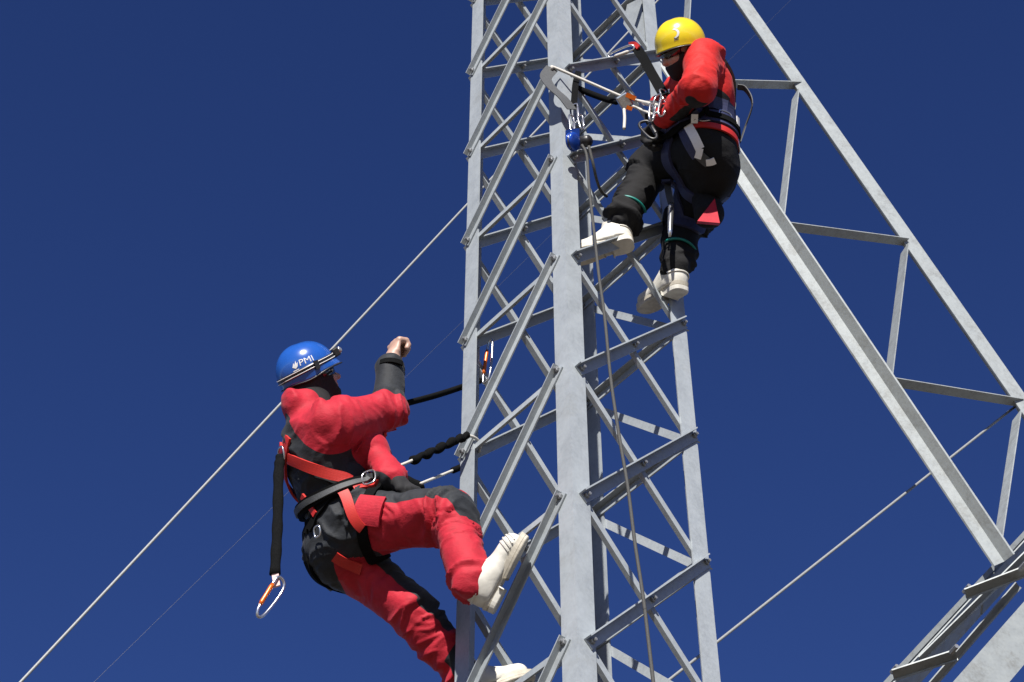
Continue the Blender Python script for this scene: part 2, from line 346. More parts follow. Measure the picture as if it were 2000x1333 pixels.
# ------------------------------------------------------------------ soft shapes: signed distance fields meshed with surface nets
def smin(a, b, k):
    if k <= 0: return np.minimum(a, b)
    h = np.maximum(k - np.abs(a - b), 0) / k
    return np.minimum(a, b) - h * h * k * 0.25
class Seg:
    """tapered limb; optional elliptical section (wide along side)"""
    def __init__(s, a, b, ra, rb, k=0.03, side=None, wide=1.0, wide2=None, sub=False):
        s.a, s.b, s.ra, s.rb, s.k, s.sub = np.asarray(a, float), np.asarray(b, float), ra, rb, k, sub
        s.side = None if side is None else unit(np.asarray(side) - (np.asarray(side) @ unit(s.b - s.a)) * unit(s.b - s.a))
        s.w0, s.w1 = wide, wide if wide2 is None else wide2
    def d(s, P):
        ab = s.b - s.a; t = np.clip((P - s.a) @ ab / (ab @ ab), 0, 1)
        q = P - s.a - t[:, None] * ab
        if s.side is not None:
            w = s.w0 + (s.w1 - s.w0) * t; x = q @ s.side; q = q + np.outer(x * (1 / w - 1), s.side)
        return np.sqrt((q * q).sum(1)) - (s.ra + (s.rb - s.ra) * t)
    def box(s):
        m = max(s.ra, s.rb) * max(s.w0, s.w1, 1.0); return np.minimum(s.a, s.b) - m, np.maximum(s.a, s.b) + m
class Ell:
    def __init__(s, c, ax, r, k=0.03, sub=False):
        s.c, s.ax, s.r, s.k, s.sub = np.asarray(c, float), np.array([unit(v) for v in ax]), np.asarray(r, float), k, sub
    def d(s, P):
        q = (P - s.c) @ s.ax.T; k0 = np.sqrt(((q / s.r) ** 2).sum(1)) + 1e-9; k1 = np.sqrt(((q / s.r ** 2) ** 2).sum(1)) + 1e-9
        return k0 * (k0 - 1) / k1
    def box(s): m = s.r.max(); return s.c - m, s.c + m
class Half:
    """keeps only what lies on the negative side of a plane"""
    def __init__(s, c, n, k=0.0): s.c, s.n, s.k = np.asarray(c, float), unit(n), k
class Field:
    def __init__(s, prims, off=0.0): s.prims, s.off = prims, off
    def ev(s, P):
        v = np.full(len(P), 9.0)
        for p in s.prims:
            if isinstance(p, Half): v = np.maximum(v, (P - p.c) @ p.n)
            elif p.sub: v = -smin(-v, p.d(P), p.k)
            else: v = smin(v, p.d(P), p.k)
        return v - s.off
    def grad(s, P, e=0.003):
        g = np.stack([s.ev(P + V(*(e if i == j else 0 for j in range(3)))) - s.ev(P - V(*(e if i == j else 0 for j in range(3)))) for i in range(3)], 1)
        return g / (np.linalg.norm(g, axis=1, keepdims=True) + 1e-9)
    def snap(s, P, off=0.0, it=6):
        P = np.array(P, float)
        for _ in range(it): P = P - s.grad(P) * np.clip(s.ev(P) - off, -0.04, 0.04)[:, None]
        return P
    def mesh(s, vox):
        lo = np.min([p.box()[0] for p in s.prims if not isinstance(p, Half) and not p.sub], 0) - 0.05 - s.off
        hi = np.max([p.box()[1] for p in s.prims if not isinstance(p, Half) and not p.sub], 0) + 0.05 + s.off
        n = np.ceil((hi - lo) / vox).astype(int) + 1
        G = np.full(n, 9.0, np.float32)
        for p in s.prims:
            if isinstance(p, Half):
                X = [lo[i] + np.arange(n[i]) * vox for i in range(3)]
                D = (X[0][:, None, None] - p.c[0]) * p.n[0] + (X[1][None, :, None] - p.c[1]) * p.n[1] + (X[2][None, None, :] - p.c[2]) * p.n[2]
                G = np.maximum(G, D.astype(np.float32)); continue
            a, b = p.box(); pad = max(p.k, 0.0) + 3 * vox + s.off + 0.02
            i0 = np.clip(np.floor((a - pad - lo) / vox).astype(int), 0, n); i1 = np.clip(np.ceil((b + pad - lo) / vox).astype(int) + 1, 0, n)
            sl = tuple(slice(i0[i], i1[i]) for i in range(3)); sh = tuple(i1 - i0)
            if min(sh) <= 0: continue
            X = np.stack(np.meshgrid(*[lo[i] + np.arange(i0[i], i1[i]) * vox for i in range(3)], indexing='ij'), -1).reshape(-1, 3)
            D = p.d(X).astype(np.float32).reshape(sh)
            G[sl] = -smin(-G[sl], D, p.k) if p.sub else smin(G[sl], D, p.k)
        return surface_nets(G - s.off, lo, vox)
def surface_nets(G, lo, vox):
    ins = G < 0
    c = np.zeros(tuple(k - 1 for k in G.shape), np.int8)
    offs = [(i, j, k) for i in (0, 1) for j in (0, 1) for k in (0, 1)]
    for o in offs: c += ins[o[0]:o[0] + c.shape[0], o[1]:o[1] + c.shape[1], o[2]:o[2] + c.shape[2]]
    cells = np.argwhere((c > 0) & (c < 8))
    idx = -np.ones(c.shape, np.int64); idx[tuple(cells.T)] = np.arange(len(cells))
    val = np.stack([G[cells[:, 0] + o[0], cells[:, 1] + o[1], cells[:, 2] + o[2]] for o in offs], 1)
    acc = np.zeros((len(cells), 3)); cnt = np.zeros(len(cells))
    for p in range(8):
        for ax in range(3):
            bit = 4 >> ax
            if p & bit: continue
            q = p | bit; va, vb = val[:, p], val[:, q]; m = (va < 0) != (vb < 0)
            t = np.where(m, va / np.where(m, va - vb, 1), 0)
            pt = np.tile(np.array(offs[p], float), (len(cells), 1)); pt[:, ax] += t
            acc[m] += pt[m]; cnt[m] += 1
    verts = lo + (cells + acc / cnt[:, None]) * vox
    quads = []
    for ax in range(3):
        b, d = (ax + 1) % 3, (ax + 2) % 3
        sl0 = [slice(None)] * 3; sl1 = [slice(None)] * 3; sl0[ax] = slice(0, -1); sl1[ax] = slice(1, None)
        A, B = ins[tuple(sl0)], ins[tuple(sl1)]
        e = np.argwhere(A != B); e = e[(e[:, b] > 0) & (e[:, d] > 0) & (e[:, b] < G.shape[b] - 1) & (e[:, d] < G.shape[d] - 1)]
        fl = A[tuple(e.T)]
        def cell(db, dd):
            k = e.copy(); k[:, b] -= db; k[:, d] -= dd; return idx[tuple(k.T)]
        q = np.stack([cell(1, 1), cell(0, 1), cell(0, 0), cell(1, 0)], 1)
        q[~fl] = q[~fl][:, ::-1]; quads.append(q)
    return verts, np.concatenate(quads)
def vnormals(v, q):
    n = np.zeros_like(v); fn = np.cross(v[q[:, 2]] - v[q[:, 0]], v[q[:, 3]] - v[q[:, 1]])
    for i in range(4): np.add.at(n, q[:, i], fn)
    return n / (np.linalg.norm(n, axis=1, keepdims=True) + 1e-12)
def vnoise(P, seed=0):
    i = np.floor(P).astype(np.int64); f = P - i; f = f * f * (3 - 2 * f); out = 0
    for o in ((0, 0, 0), (0, 0, 1), (0, 1, 0), (0, 1, 1), (1, 0, 0), (1, 0, 1), (1, 1, 0), (1, 1, 1)):
        k = i + np.array(o); h = (k[:, 0] * 374761393 + k[:, 1] * 668265263 + k[:, 2] * 2147483647 + seed * 1274126177) & 0xffffffff
        h = ((h ^ (h >> 13)) * 1274126177) & 0xffffffff; r = ((h ^ (h >> 16)) & 0xffff) / 65535.0
        w = np.prod(np.where(np.array(o) == 1, f, 1 - f), 1); out = out + w * r
    return out
def wrinkle(v, n, bones, amp=0.006, seed=0):
    """folds running round each limb, stronger towards the joints"""
    best = np.full(len(v), 9.0); disp = np.zeros(len(v))
    for bi, (a, b, r, fo, s) in enumerate(bones):
        ab = b - a; L = np.linalg.norm(ab); ax = ab / L; t = (v - a) @ ax; q = v - a - np.outer(np.clip(t, 0, L), ax); dist = np.linalg.norm(q, axis=1) / r
        warp = (vnoise(v * 6, seed + bi) - 0.5) * 2.2 + (vnoise(v * 15, seed + 50 + bi) - 0.5) * 0.9
        sd_ = unit(np.cross(ax, V(0.3, 0.5, 0.81))); tw = (q @ sd_) * (7.0 if bi % 2 else -6.0)
        Q = q * 8.0 + np.outer(t * fo * 0.62 + warp + tw, ax) + 3.1 * bi
        m = vnoise(Q, seed + 7 * bi); ridge = (1 - np.abs(2 * m - 1) ** 0.75) ** 1.3 + 0.12
        Q2 = q * 14.0 + np.outer(t * fo * 1.25 + warp * 1.9 - tw * 1.4, ax) + 9.7 * bi
        m2 = vnoise(Q2, seed + 31 + bi); ridge2 = 1 - np.abs(2 * m2 - 1)
        e = np.exp(-((np.minimum(np.abs(t), np.abs(L - t))) / 0.085) ** 2)
        msk = np.clip((vnoise(v * 6.5, seed + 77 + bi) - 0.32) * 3.0, 0, 1)
        dd = (ridge - 0.55) * (0.30 + 1.0 * e) * s * (0.35 + 0.65 * msk) + (ridge2 - 0.5) * 0.45 * s * msk
        w = dist < best; disp = np.where(w, dd, disp); best = np.minimum(best, dist)
    disp += (vnoise(v * 7, seed + 90) - 0.5) * 0.9
    return v + n * (disp * amp)[:, None]
def smooth_attr(v, q, x, it=2):
    for _ in range(it):
        s = np.zeros(len(v)); c = np.zeros(len(v))
        for i in range(4):
            for j in (1, 3): np.add.at(s, q[:, i], x[q[:, (i + j) % 4]]); np.add.at(c, q[:, i], 1)
        x = 0.4 * x + 0.6 * s / np.maximum(c, 1)
    return x
def soft(name, field, vox, mat, parent, bones=None, amp=0.006, panel=None, seed=0, relax=1):
    v, q = field.mesh(vox)
    for _ in range(relax): v = np.stack([smooth_attr(v, q, v[:, i], 1) for i in range(3)], 1)
    n = vnormals(v, q)
    pv = panel(v, n) if panel else None
    if bones:
        d0 = wrinkle(v, n, bones, amp, seed); v = 0.65 * d0 + 0.35 * np.stack([smooth_attr(v, q, d0[:, i], 1) for i in range(3)], 1)
    me = mesh_from(name, v, q)
    if pv is not None:
        a = me.attributes.new('panel', 'FLOAT', 'POINT'); a.data.foreach_set('value', pv.astype(np.float32))
    return link(name, me, mat, parent, True)
def strap(name, field, pts, width, mat, parent, off=0.009, thick=0.004, closed=False, n=8, nw=5):
    path = catmull(pts, n, closed); c = field.snap(path, off); N_ = field.grad(c)
    m = len(c); T = np.array([unit(c[(i + 1) % m if closed else min(i + 1, m - 1)] - c[(i - 1) % m if closed else max(i - 1, 0)]) for i in range(m)])
    B = np.cross(N_, T); B /= np.linalg.norm(B, axis=1, keepdims=True) + 1e-9
    rows = []
    for x in np.linspace(-0.5, 0.5, nw): rows.append(field.snap(c + B * x * width, off, 3))
    top = np.stack(rows, 1)
    nrm_ = field.grad(top.reshape(-1, 3)).reshape(top.shape)
    bot = top - nrm_ * (thick + 0.004); top = top + nrm_ * thick * 0.5
    vs = np.concatenate([top.reshape(-1, 3), bot.reshape(-1, 3)]); K = m * nw; fs = []
    for i in range(m if closed else m - 1):
        j = (i + 1) % m
        for k in range(nw - 1):
            fs.append((i * nw + k, i * nw + k + 1, j * nw + k + 1, j * nw + k)); fs.append((K + i * nw + k, K + j * nw + k, K + j * nw + k + 1, K + i * nw + k + 1))
        fs.append((i * nw, j * nw, K + j * nw, K + i * nw)); fs.append((i * nw + nw - 1, K + i * nw + nw - 1, K + j * nw + nw - 1, j * nw + nw - 1))
    if not closed:
        for i in (0, m - 1):
            for k in range(nw - 1): fs.append((i * nw + k, K + i * nw + k, K + i * nw + k + 1, i * nw + k + 1))
    o = link(name, fix_normals(mesh_from(name, vs, fs)), mat, parent, False); return o, c, N_, T
def buckle(name, field, p, t, parent, w=0.05, l=0.035, mat='chrome', off=0.016):
    c = field.snap(np.array([p]), off)[0]; n_ = field.grad(np.array([c]))[0]; t = unit(t - (t @ n_) * n_); b = np.cross(n_, t)
    pts = [c + t * x * l + b * y * w for x, y in ((-.5, -.5), (.5, -.5), (.5, .5), (-.5, .5))]
    path = catmull(pts, 5, True)
    return link(name, tube_mesh(path, 0.0042, 6, True, 1.0, n_), mat, parent, True)
def ribbon_mesh(path, width, thick, up):
    path = np.asarray(path, float); T, U, W = frames(path, False, up); vs = []
    for i in range(len(path)):
        for sx, sy in ((-1, -1), (1, -1), (1, 1), (-1, 1)): vs.append(path[i] + W[i] * sx * width / 2 + U[i] * sy * thick / 2)
    fs = [(i * 4 + j, i * 4 + (j + 1) % 4, i * 4 + 4 + (j + 1) % 4, i * 4 + 4 + j) for i in range(len(path) - 1) for j in range(4)]
    fs += [(0, 1, 2, 3), tuple(len(path) * 4 - 4 + j for j in range(4))]
    return fix_normals(mesh_from('ribbon', vs, fs))
def carabiner(parent, top, tip, flat, w=0.062, gate='orange', body='chrome', r=0.0055, name='carabiner'):
    """closed D of alloy bar from top to tip, lying in the plane whose normal is flat; the gate sleeve on its straight side"""
    top, tip = np.asarray(top, float), np.asarray(tip, float); L = np.linalg.norm(tip - top); y = unit(tip - top); x = unit(np.cross(y, flat))
    prof = [(-.42, .10), (-.30, .01), (0.05, 0.0), (.34, .06), (.48, .22), (.42, .55), (.22, .90), (-.05, 1.0), (-.30, .95), (-.42, .80), (-.43, .50)]
    pts = [top + x * a * w + y * b * L for a, b in prof]
    root = link(name, tube_mesh(catmull(pts, 4, True), r, 8, True, 1.0, flat), body, parent, True)
    gpath = [top + x * -.425 * w + y * b * L for b in (.22, .30, .5, .70, .78)]
    link('gate_sleeve', tube_mesh(gpath, [r * 1.15, r * 1.6, r * 1.45, r * 1.6, r * 1.15], 8), gate, root, True)
    return root

# ------------------------------------------------------------------ helmets, heads, hands, boots
def helmet(parent, C, f, u, mat, peak=0.022, size=(0.121, 0.150, 0.132)):
    f = unit(f); u = unit(u - (u @ f) * f); rt = np.cross(f, u)
    nA, nE = 64, 22; vs = []
    def rim(az):                                    # az = 0 at the forehead; the shell comes lower over ears and nape
        return -0.10 - 0.26 * (0.5 - 0.5 * math.cos(az)) - 0.10 * math.exp(-((abs(az) - 1.75) / 0.5) ** 2)
    def pt(az, e, k=1.0):
        ce, se = math.cos(e), math.sin(e)
        fl = 1 + peak / 0.15 * max(0, math.cos(az)) ** 3 * math.exp(-((e - rim(az)) / 0.16) ** 2) + 0.035 * math.exp(-((e - rim(az)) / 0.07) ** 2)
        rx, ry, rz = (s_ * k for s_ in size)
        return C + rt * (math.sin(az) * ce * rx * fl) + f * (math.cos(az) * ce * ry * fl) + u * (se * rz + 0.012 * math.exp(-(math.sin(az) * 2.2) ** 2) * ce * se)
    for j in range(nE + 1):
        for i in range(nA):
            az = -math.pi + 2 * math.pi * i / nA; e0 = rim(az); e = e0 + (math.pi / 2 - 0.03 - e0) * (j / nE); vs.append(pt(az, e))
    fs = [(j * nA + i, j * nA + (i + 1) % nA, (j + 1) * nA + (i + 1) % nA, (j + 1) * nA + i) for j in range(nE) for i in range(nA)] + [tuple(nE * nA + i for i in range(nA))]
    me = mesh_from('helmet', vs, fs); o = link('helmet', fix_normals(me), mat, parent, True)
    so = o.modifiers.new('thick', 'SOLIDIFY'); so.thickness = 0.005; so.offset = -1
    rimp = np.array([pt(-math.pi + 2 * math.pi * i / 64, rim(-math.pi + 2 * math.pi * i / 64)) for i in range(64)])
    link('rim', tube_mesh(rimp, 0.0035, 6, True), 'dark', o, True)
    return o, pt, rim
def text_mesh(txt, size, wrap):
    cu = bpy.data.curves.new('lettering', 'FONT'); cu.body = txt; cu.size = size; cu.align_x = 'LEFT'; cu.resolution_u = 3
    ob = bpy.data.objects.new('lettering', cu); COL.objects.link(ob); dg = bpy.context.evaluated_depsgraph_get()
    me = bpy.data.meshes.new_from_object(ob.evaluated_get(dg)); bpy.data.objects.remove(ob)
    bm = bmesh.new(); bm.from_mesh(me); bmesh.ops.triangulate(bm, faces=bm.faces); bmesh.ops.subdivide_edges(bm, edges=bm.edges, cuts=1)
    for v_ in bm.verts: v_.co = Vector(wrap(v_.co.x, v_.co.y))
    bm.to_mesh(me); bm.free(); return me
def head_prims(C, f, u, N0):
    f = unit(f); u = unit(u - (u @ f) * f); rt = np.cross(f, u); A = (rt, f, u)
    P = [Ell(C + u * 0.015 - f * 0.005, A, (0.076, 0.096, 0.100), 0.02), Ell(C + f * 0.038 - u * 0.045, A, (0.058, 0.060, 0.062), 0.03),
         Seg(C + f * 0.065 - u * 0.088, C + f * 0.068 - u * 0.095, 0.024, 0.022, 0.03), Seg(C + f * 0.088 - u * 0.004, C + f * 0.112 - u * 0.030, 0.009, 0.014, 0.014),
         Seg(C + f * 0.082 + rt * 0.03 - u * 0.028, C + f * 0.07 + rt * 0.045 - u * 0.035, 0.018, 0.014, 0.02), Seg(C + f * 0.082 - rt * 0.03 - u * 0.028, C + f * 0.07 - rt * 0.045 - u * 0.035, 0.018, 0.014, 0.02),
         Seg(C + f * 0.080 + rt * 0.035 + u * 0.018, C + f * 0.080 - rt * 0.035 + u * 0.018, 0.014, 0.014, 0.02),
         Seg(C + f * 0.090 + rt * 0.018 - u * 0.060, C + f * 0.090 - rt * 0.018 - u * 0.060, 0.008, 0.008, 0.008), Seg(C + f * 0.088 + rt * 0.014 - u * 0.073, C + f * 0.088 - rt * 0.014 - u * 0.073, 0.009, 0.009, 0.008),
         Seg(C - f * 0.02 - u * 0.07, N0, 0.058, 0.064, 0.03)]
    for s in (-1, 1):
        P.append(Ell(C + f * 0.094 + rt * s * 0.032 - u * 0.004, A, (0.016, 0.012, 0.010), 0.012, True))
        P.append(Ell(C + rt * s * 0.078 - f * 0.006 - u * 0.012, (unit(rt + f * 0.35 * s), f, u), (0.010, 0.020, 0.032), 0.008))
    return P
def hand_prims(wr, d, back, curl=1.0, thumb=1, r=0.0085, k=0.004, z=1.16):
    """palm and five fingers; d runs from the wrist to the knuckles, back is the normal of the back of the hand, thumb = side sign"""
    d = unit(d); back = unit(back - (back @ d) * d); s = np.cross(d, back) * thumb
    P = [Seg(wr - d * 0.02, wr + d * 0.02, 0.025, 0.026, 0.01, s, 1.15), Seg(wr + d * 0.03, wr + d * 0.078, 0.017, 0.015, 0.012, s, 2.1, 2.6)]
    lens = ((.038, .022, .020), (.042, .026, .021), (.039, .024, .020), (.030, .019, .017))
    for i, L in enumerate(lens):
        p = wr + d * (0.085 - 0.004 * abs(i - 1)) + s * (0.031 - 0.0205 * i); ang = 0.0
        for j, l in enumerate(L):
            ang += curl * (1.15, 1.35, 0.85)[j]
            q = p + (d * math.cos(ang) - back * math.sin(ang)) * l
            P.append(Seg(p, q, r * (1.12, 1.0, .92)[j], r * (1.0, .92, .82)[j], k)); p = q
    b = wr + d * 0.026 + s * 0.026; m = b + d * 0.030 + s * 0.020 - back * 0.012; e = m + d * 0.022 - s * 0.012 * curl - back * 0.022 * curl; t = e + d * 0.006 - s * 0.022 * curl - back * 0.006
    P += [Seg(b, m, r * 1.6, r * 1.2, 0.012), Seg(m, e, r * 1.2, r * 1.05, k), Seg(e, t, r * 1.05, r * 0.85, k)]
    for p in P:
        p.a = wr + (p.a - wr) * z; p.b = wr + (p.b - wr) * z; p.ra *= z; p.rb *= z
    return P
def boot(parent, heel, f, u, mat_u='boot', shaft=0.16, size=1.0, tilt=0.0, ridges=False):
    """heel = point under the heel on the sole plane; f to the toe, u up out of the sole"""
    f = unit(f); u = unit(u - (u @ f) * f); rt = np.cross(f, u); z = size
    at_ = lambda x, y, h: heel + rt * x * z + f * y * z + u * h * z
    P = [Seg(at_(0, .045, .050), at_(0, .12, .052), .050 * z, .050 * z, .03, rt, .92, .95), Seg(at_(0, .12, .052), at_(0, .245, .044), .050 * z, .042 * z, .04, rt, .95, 1.18),
         Seg(at_(0, .065, .09), at_(0, .055 - tilt * .05, shaft), .058 * z, .056 * z, .05, rt, .95), Seg(at_(0, .045, .040), at_(0, .045, .10), .046 * z, .050 * z, .03), Half(at_(0, 0, .022), -u)]
    fld = Field(P)
    o = soft('boot', fld, 0.006, mat_u, parent, [(at_(0, .02, .08), at_(0, .28, .06), .06, 26, .7), (at_(0, .06, .05), at_(0, .05, .2), .06, 24, 1.0)], 0.0035, None, 3)
    def outline(y0, y1, g=0.0):
        L = [(-.036, .000), (-.043, .03), (-.040, .10), (-.050, .19), (-.049, .24), (-.034, .285), (-.012, .302), (.012, .302), (.034, .285), (.049, .24), (.050, .19), (.040, .10), (.043, .03), (.036, .0), (.018, -.012), (-.018, -.012)]
        L = [(x, min(max(y, y0), y1)) for x, y in L]; return [(x * (1 + g), y) for x, y in L]
    def slab(nm, y0, y1, h0, h1, mat):
        L = catmull([(x, y, 0) for x, y in outline(y0, y1)], 3, True); n_ = len(L)
        rows = []
        for h, sc in ((h0, .96), (h0 + .003, 1.0), (h1, 1.02)):
            cx = (y0 + y1) / 2; rows += [at_(x * sc, cx + (y - cx) * sc, h) for x, y, _ in L]
        fs = [(r_ * n_ + i, r_ * n_ + (i + 1) % n_, (r_ + 1) * n_ + (i + 1) % n_, (r_ + 1) * n_ + i) for r_ in range(2) for i in range(n_)] + [tuple(range(n_))[::-1], tuple(2 * n_ + i for i in range(n_))]
        return link(nm, fix_normals(mesh_from(nm, rows, fs)), mat, o)
    def band(nm, pts, w_): strap(nm, fld, [at_(*p_) for p_ in pts], w_ * z, 'boot', o, 0.0035, 0.003, False, 5, 2)
    for i in range(4 if ridges else 0):
        y_ = .232 + .016 * i; band('toe_ridge', [(-.045, y_ - .014, .040), (-.034, y_, .066), (0, y_ + .006, .085), (.034, y_, .066), (.045, y_ - .014, .040)], .006)
    band('heel_counter', [(-.05, .03, .075), (-.03, -.005, .08), (0, -.012, .082), (.03, -.005, .08), (.05, .03, .075)], .006)
    slab('sole', -.012, .302, .012, .032, 'sole'); slab('heel_block', -.012, .085, -.010, .012, 'boot'); slab('tread', .125, .300, .002, .013, 'sole')
    return o, fld

NCAM = unit(V(-0.05, -0.72, -0.69))
def seg_coord(v, a, b):
    ab = b - a; L = np.linalg.norm(ab); ax_ = ab / L; t = (v - a) @ ax_; q = v - a - np.outer(t, ax_); return t, q, L
def seg_dist(v, a, b):
    ab = b - a; t = np.clip((v - a) @ ab / (ab @ ab), 0, 1); return np.linalg.norm(v - a - t[:, None] * ab, axis=1)
def perp(v, a): a = unit(a); return unit(v - (v @ a) * a)

# ================================================================== the climber in the blue helmet
def climber_blue():
    A0, A1 = lev(CL, 0), lev(CN, 1); dirA = unit(A1 - A0); out = face_out(CL, CN)
    heelR = A0 + (A1 - A0) * 0.455 + out * 0.058; ankR = heelR + dirA * 0.065 + out * 0.125
    knR = chain(ankR, 876, 1006, 0.42, False)
    upR = np.cross(dirA, NCAM); upR = upR if upR @ RI < 0 else -upR; upR = unit(unit(upR) - 0.10 * NCAM); heelR = at(962, 1192, heelR[1] - 0.01); ankR = heelR + dirA * 0.06 + upR * 0.13
    hipR = chain(knR, 692, 1020, 0.43, False)
    F = unit(V(0.88, 0.47, 0)); Rt = np.cross(F, ZZ)
    hipL = hipR - Rt * 0.18; pel = (hipR + hipL) / 2
    knL = chain(hipL, 800, 1190, 0.43, True); ankL = at(905, 1316, 0.17)
    neck = chain(pel, 606, 806, 0.53, False); ax_ = unit(neck - pel); Fp = perp(F, ax_); Rp = np.cross(Fp, ax_)
    Ts = lambda h, s, d: pel + ax_ * h + Rp * s + Fp * d
    shR = neck + Rp * 0.160 - ax_ * 0.122 + Fp * 0.01; shL = neck - Rp * 0.165 - ax_ * 0.100 + Fp * 0.03
    elR = chain(shR, 757, 800, 0.30, False); wrR = chain(elR, 765, 717, 0.235, False)
    elL = chain(shL, 720, 880, 0.31, True); wrL = chain(elL, 768, 934, 0.22, True)
    hc = chain(neck, 606, 739, 0.178, False); hf = unit(RI * 0.86 + UP * 0.30 + FW * 0.34); hu = perp(UP * 0.93 - RI * 0.30 + FW * 0.02, hf)
    root = empty('person', tuple(pel)); tag(root, 'climber in a blue helmet and red-and-charcoal suit leaning back from the mast, fist raised', 'person')
    # body under the clothes: one continuous surface
    hb = hand_prims(wrR + unit(wrR - elR) * 0.042, unit(wrR - elR) + V(0.05, 0.02, 0), V(-0.75, -0.60, 0.1), 1.0, -1, 0.0115)
    B = [Seg(pel + ax_ * 0.02, pel + ax_ * 0.40, 0.095, 0.10, 0.03, Rp, 1.3), Seg(shL, shR, 0.05, 0.05, 0.05), Seg(neck - ax_ * 0.08, hc - unit(hc - neck) * 0.06, 0.058, 0.055, 0.03),
         Seg(shR, elR, 0.046, 0.040, 0.03), Seg(elR, wrR, 0.038, 0.027, 0.02), Seg(wrR, wrR + unit(wrR - elR) * 0.05, 0.028, 0.028, 0.02), Seg(shL, elL, 0.046, 0.04, 0.03), Seg(elL, wrL, 0.038, 0.027, 0.02),
         Seg(hipR, knR, 0.075, 0.055, 0.03), Seg(knR, ankR, 0.055, 0.04, 0.03), Seg(hipL, knL, 0.075, 0.055, 0.03), Seg(knL, ankL, 0.055, 0.04, 0.03), Seg(hipL, hipR, 0.09, 0.09, 0.05)]
    B += head_prims(hc, hf, hu, neck) + hb
    soft('body', Field(B), 0.0048, 'skin', root)
    # trousers
    frR = perp(UP + FW * 0.25, knR - hipR); frRs = perp(knR - hipR, ankR - knR) ; frL = perp(RI * 0.8 + UP * 0.5, knL - hipL); frLs = perp(RI * 0.8 + UP * 0.5, ankL - knL)
    cufR = ankR + unit(knR - ankR) * 0.005; cufL = ankL
    TP = [Seg(hipL, hipR, 0.116, 0.116, 0.05), Seg(pel + ax_ * 0.02, pel + ax_ * 0.20, 0.128, 0.132, 0.05, Rp, 1.16), Ell(pel - Fp * 0.065 - ax_ * 0.05, (Rp, Fp, ax_), (0.16, 0.11, 0.13), 0.05),
          Seg(hipR + Rt * 0.01 - ZZ * 0.015, knR - ZZ * 0.01, 0.128, 0.094, 0.05, perp(Rt, knR - hipR), 1.02), Seg(knR, cufR, 0.086, 0.076, 0.04), Seg(hipL - Rt * 0.01, knL, 0.118, 0.090, 0.05), Seg(knL, cufL, 0.088, 0.074, 0.04), Ell(knR + frR * 0.015, (frR, unit(knR - hipR), np.cross(frR, unit(knR - hipR))), (0.070, 0.080, 0.074), 0.04)]
    TF = Field(TP)
    def tpanel(v, n):
        tR, qR, LR = seg_coord(v, hipR, knR); tL, qL, LL = seg_coord(v, hipL, knL); sR, pR, lR = seg_coord(v, knR, ankR); sL, pL, lL = seg_coord(v, knL, ankL)
        dR = np.minimum(seg_dist(v, hipR, knR), seg_dist(v, knR, ankR)); dL = np.minimum(seg_dist(v, hipL, knL), seg_dist(v, knL, ankL)); right = dR < dL
        seatR = 0.10 - tR + 0.25 * (-(qR @ frR)); seatL = 0.105 - tL + 0.55 * (-(qL @ frL))
        stripR = np.minimum(np.minimum((qR @ frR) - 0.048, tR - 0.15), LR + 0.05 - tR); kneeR_ = np.minimum((pR @ frRs) - 0.030 - 0.25 * np.maximum(sR, 0), 0.10 - sR)
        stripL = np.minimum(np.where(sL < 0, qL @ frL, pL @ frLs) - 0.046 - 0.10 * np.maximum(sL, 0), np.minimum(tL - 0.08, 0.17 - sL)); shinL = stripL; cufL_ = np.minimum(sL - 0.24 + 0.3 * (pL @ frLs), (pL @ frLs) + 0.02)
        legR = np.maximum(seatR, np.maximum(np.where(seg_dist(v, hipR, knR) < seg_dist(v, knR, ankR) + 0.02, stripR, -1), np.where(sR > -0.03, kneeR_, -1)))
        legL = np.maximum(seatL, np.maximum(stripL, np.where(sL > 0.1, cufL_, -1)))
        h = (v - pel) @ ax_
        x = np.where(right, legR, legL); return np.maximum(x, h - 0.055)
    soft('trousers', TF, 0.0075, 'red1', root, [(hipR, knR, 0.1, 26, 1.0), (knR, ankR, 0.08, 30, 1.15), (hipL, knL, 0.1, 24, 1.0), (knL, ankL, 0.08, 30, 1.1), (pel, pel + ax_ * 0.2, 0.15, 22, 0.7)], 0.032, tpanel, 11)
    # jacket
    hood = neck - Fp * 0.085 + ax_ * 0.015
    JP = [Seg(Ts(0.16, 0, -0.005), Ts(0.40, 0, -0.005), 0.126, 0.128, 0.05, Rp, 1.22, 1.36), Seg(shL - ax_ * 0.01 + Rp * 0.02, shR - ax_ * 0.01, 0.080, 0.084, 0.06), Ell(Ts(0.34, 0, -0.05), (Rp, Fp, ax_), (0.18, 0.095, 0.15), 0.05),
          Seg(shR, elR, 0.090, 0.074, 0.05), Seg(elR, wrR, 0.070, 0.060, 0.03), Seg(shL, elL, 0.095, 0.078, 0.05), Seg(elL, wrL, 0.070, 0.052, 0.03),
          Seg(neck - ax_ * 0.06 - Fp * 0.01, neck + unit(hc - neck) * 0.035 - Fp * 0.035, 0.090, 0.080, 0.035), Ell(hood + ax_ * 0.045 + Fp * 0.015, (Rp, Fp, ax_), (0.082, 0.036, 0.066), 0.03), Ell(elR + unit(elR - shR) * 0.01, (Rp, Fp, ax_), (0.076, 0.076, 0.076), 0.03)]
    JF = Field(JP)
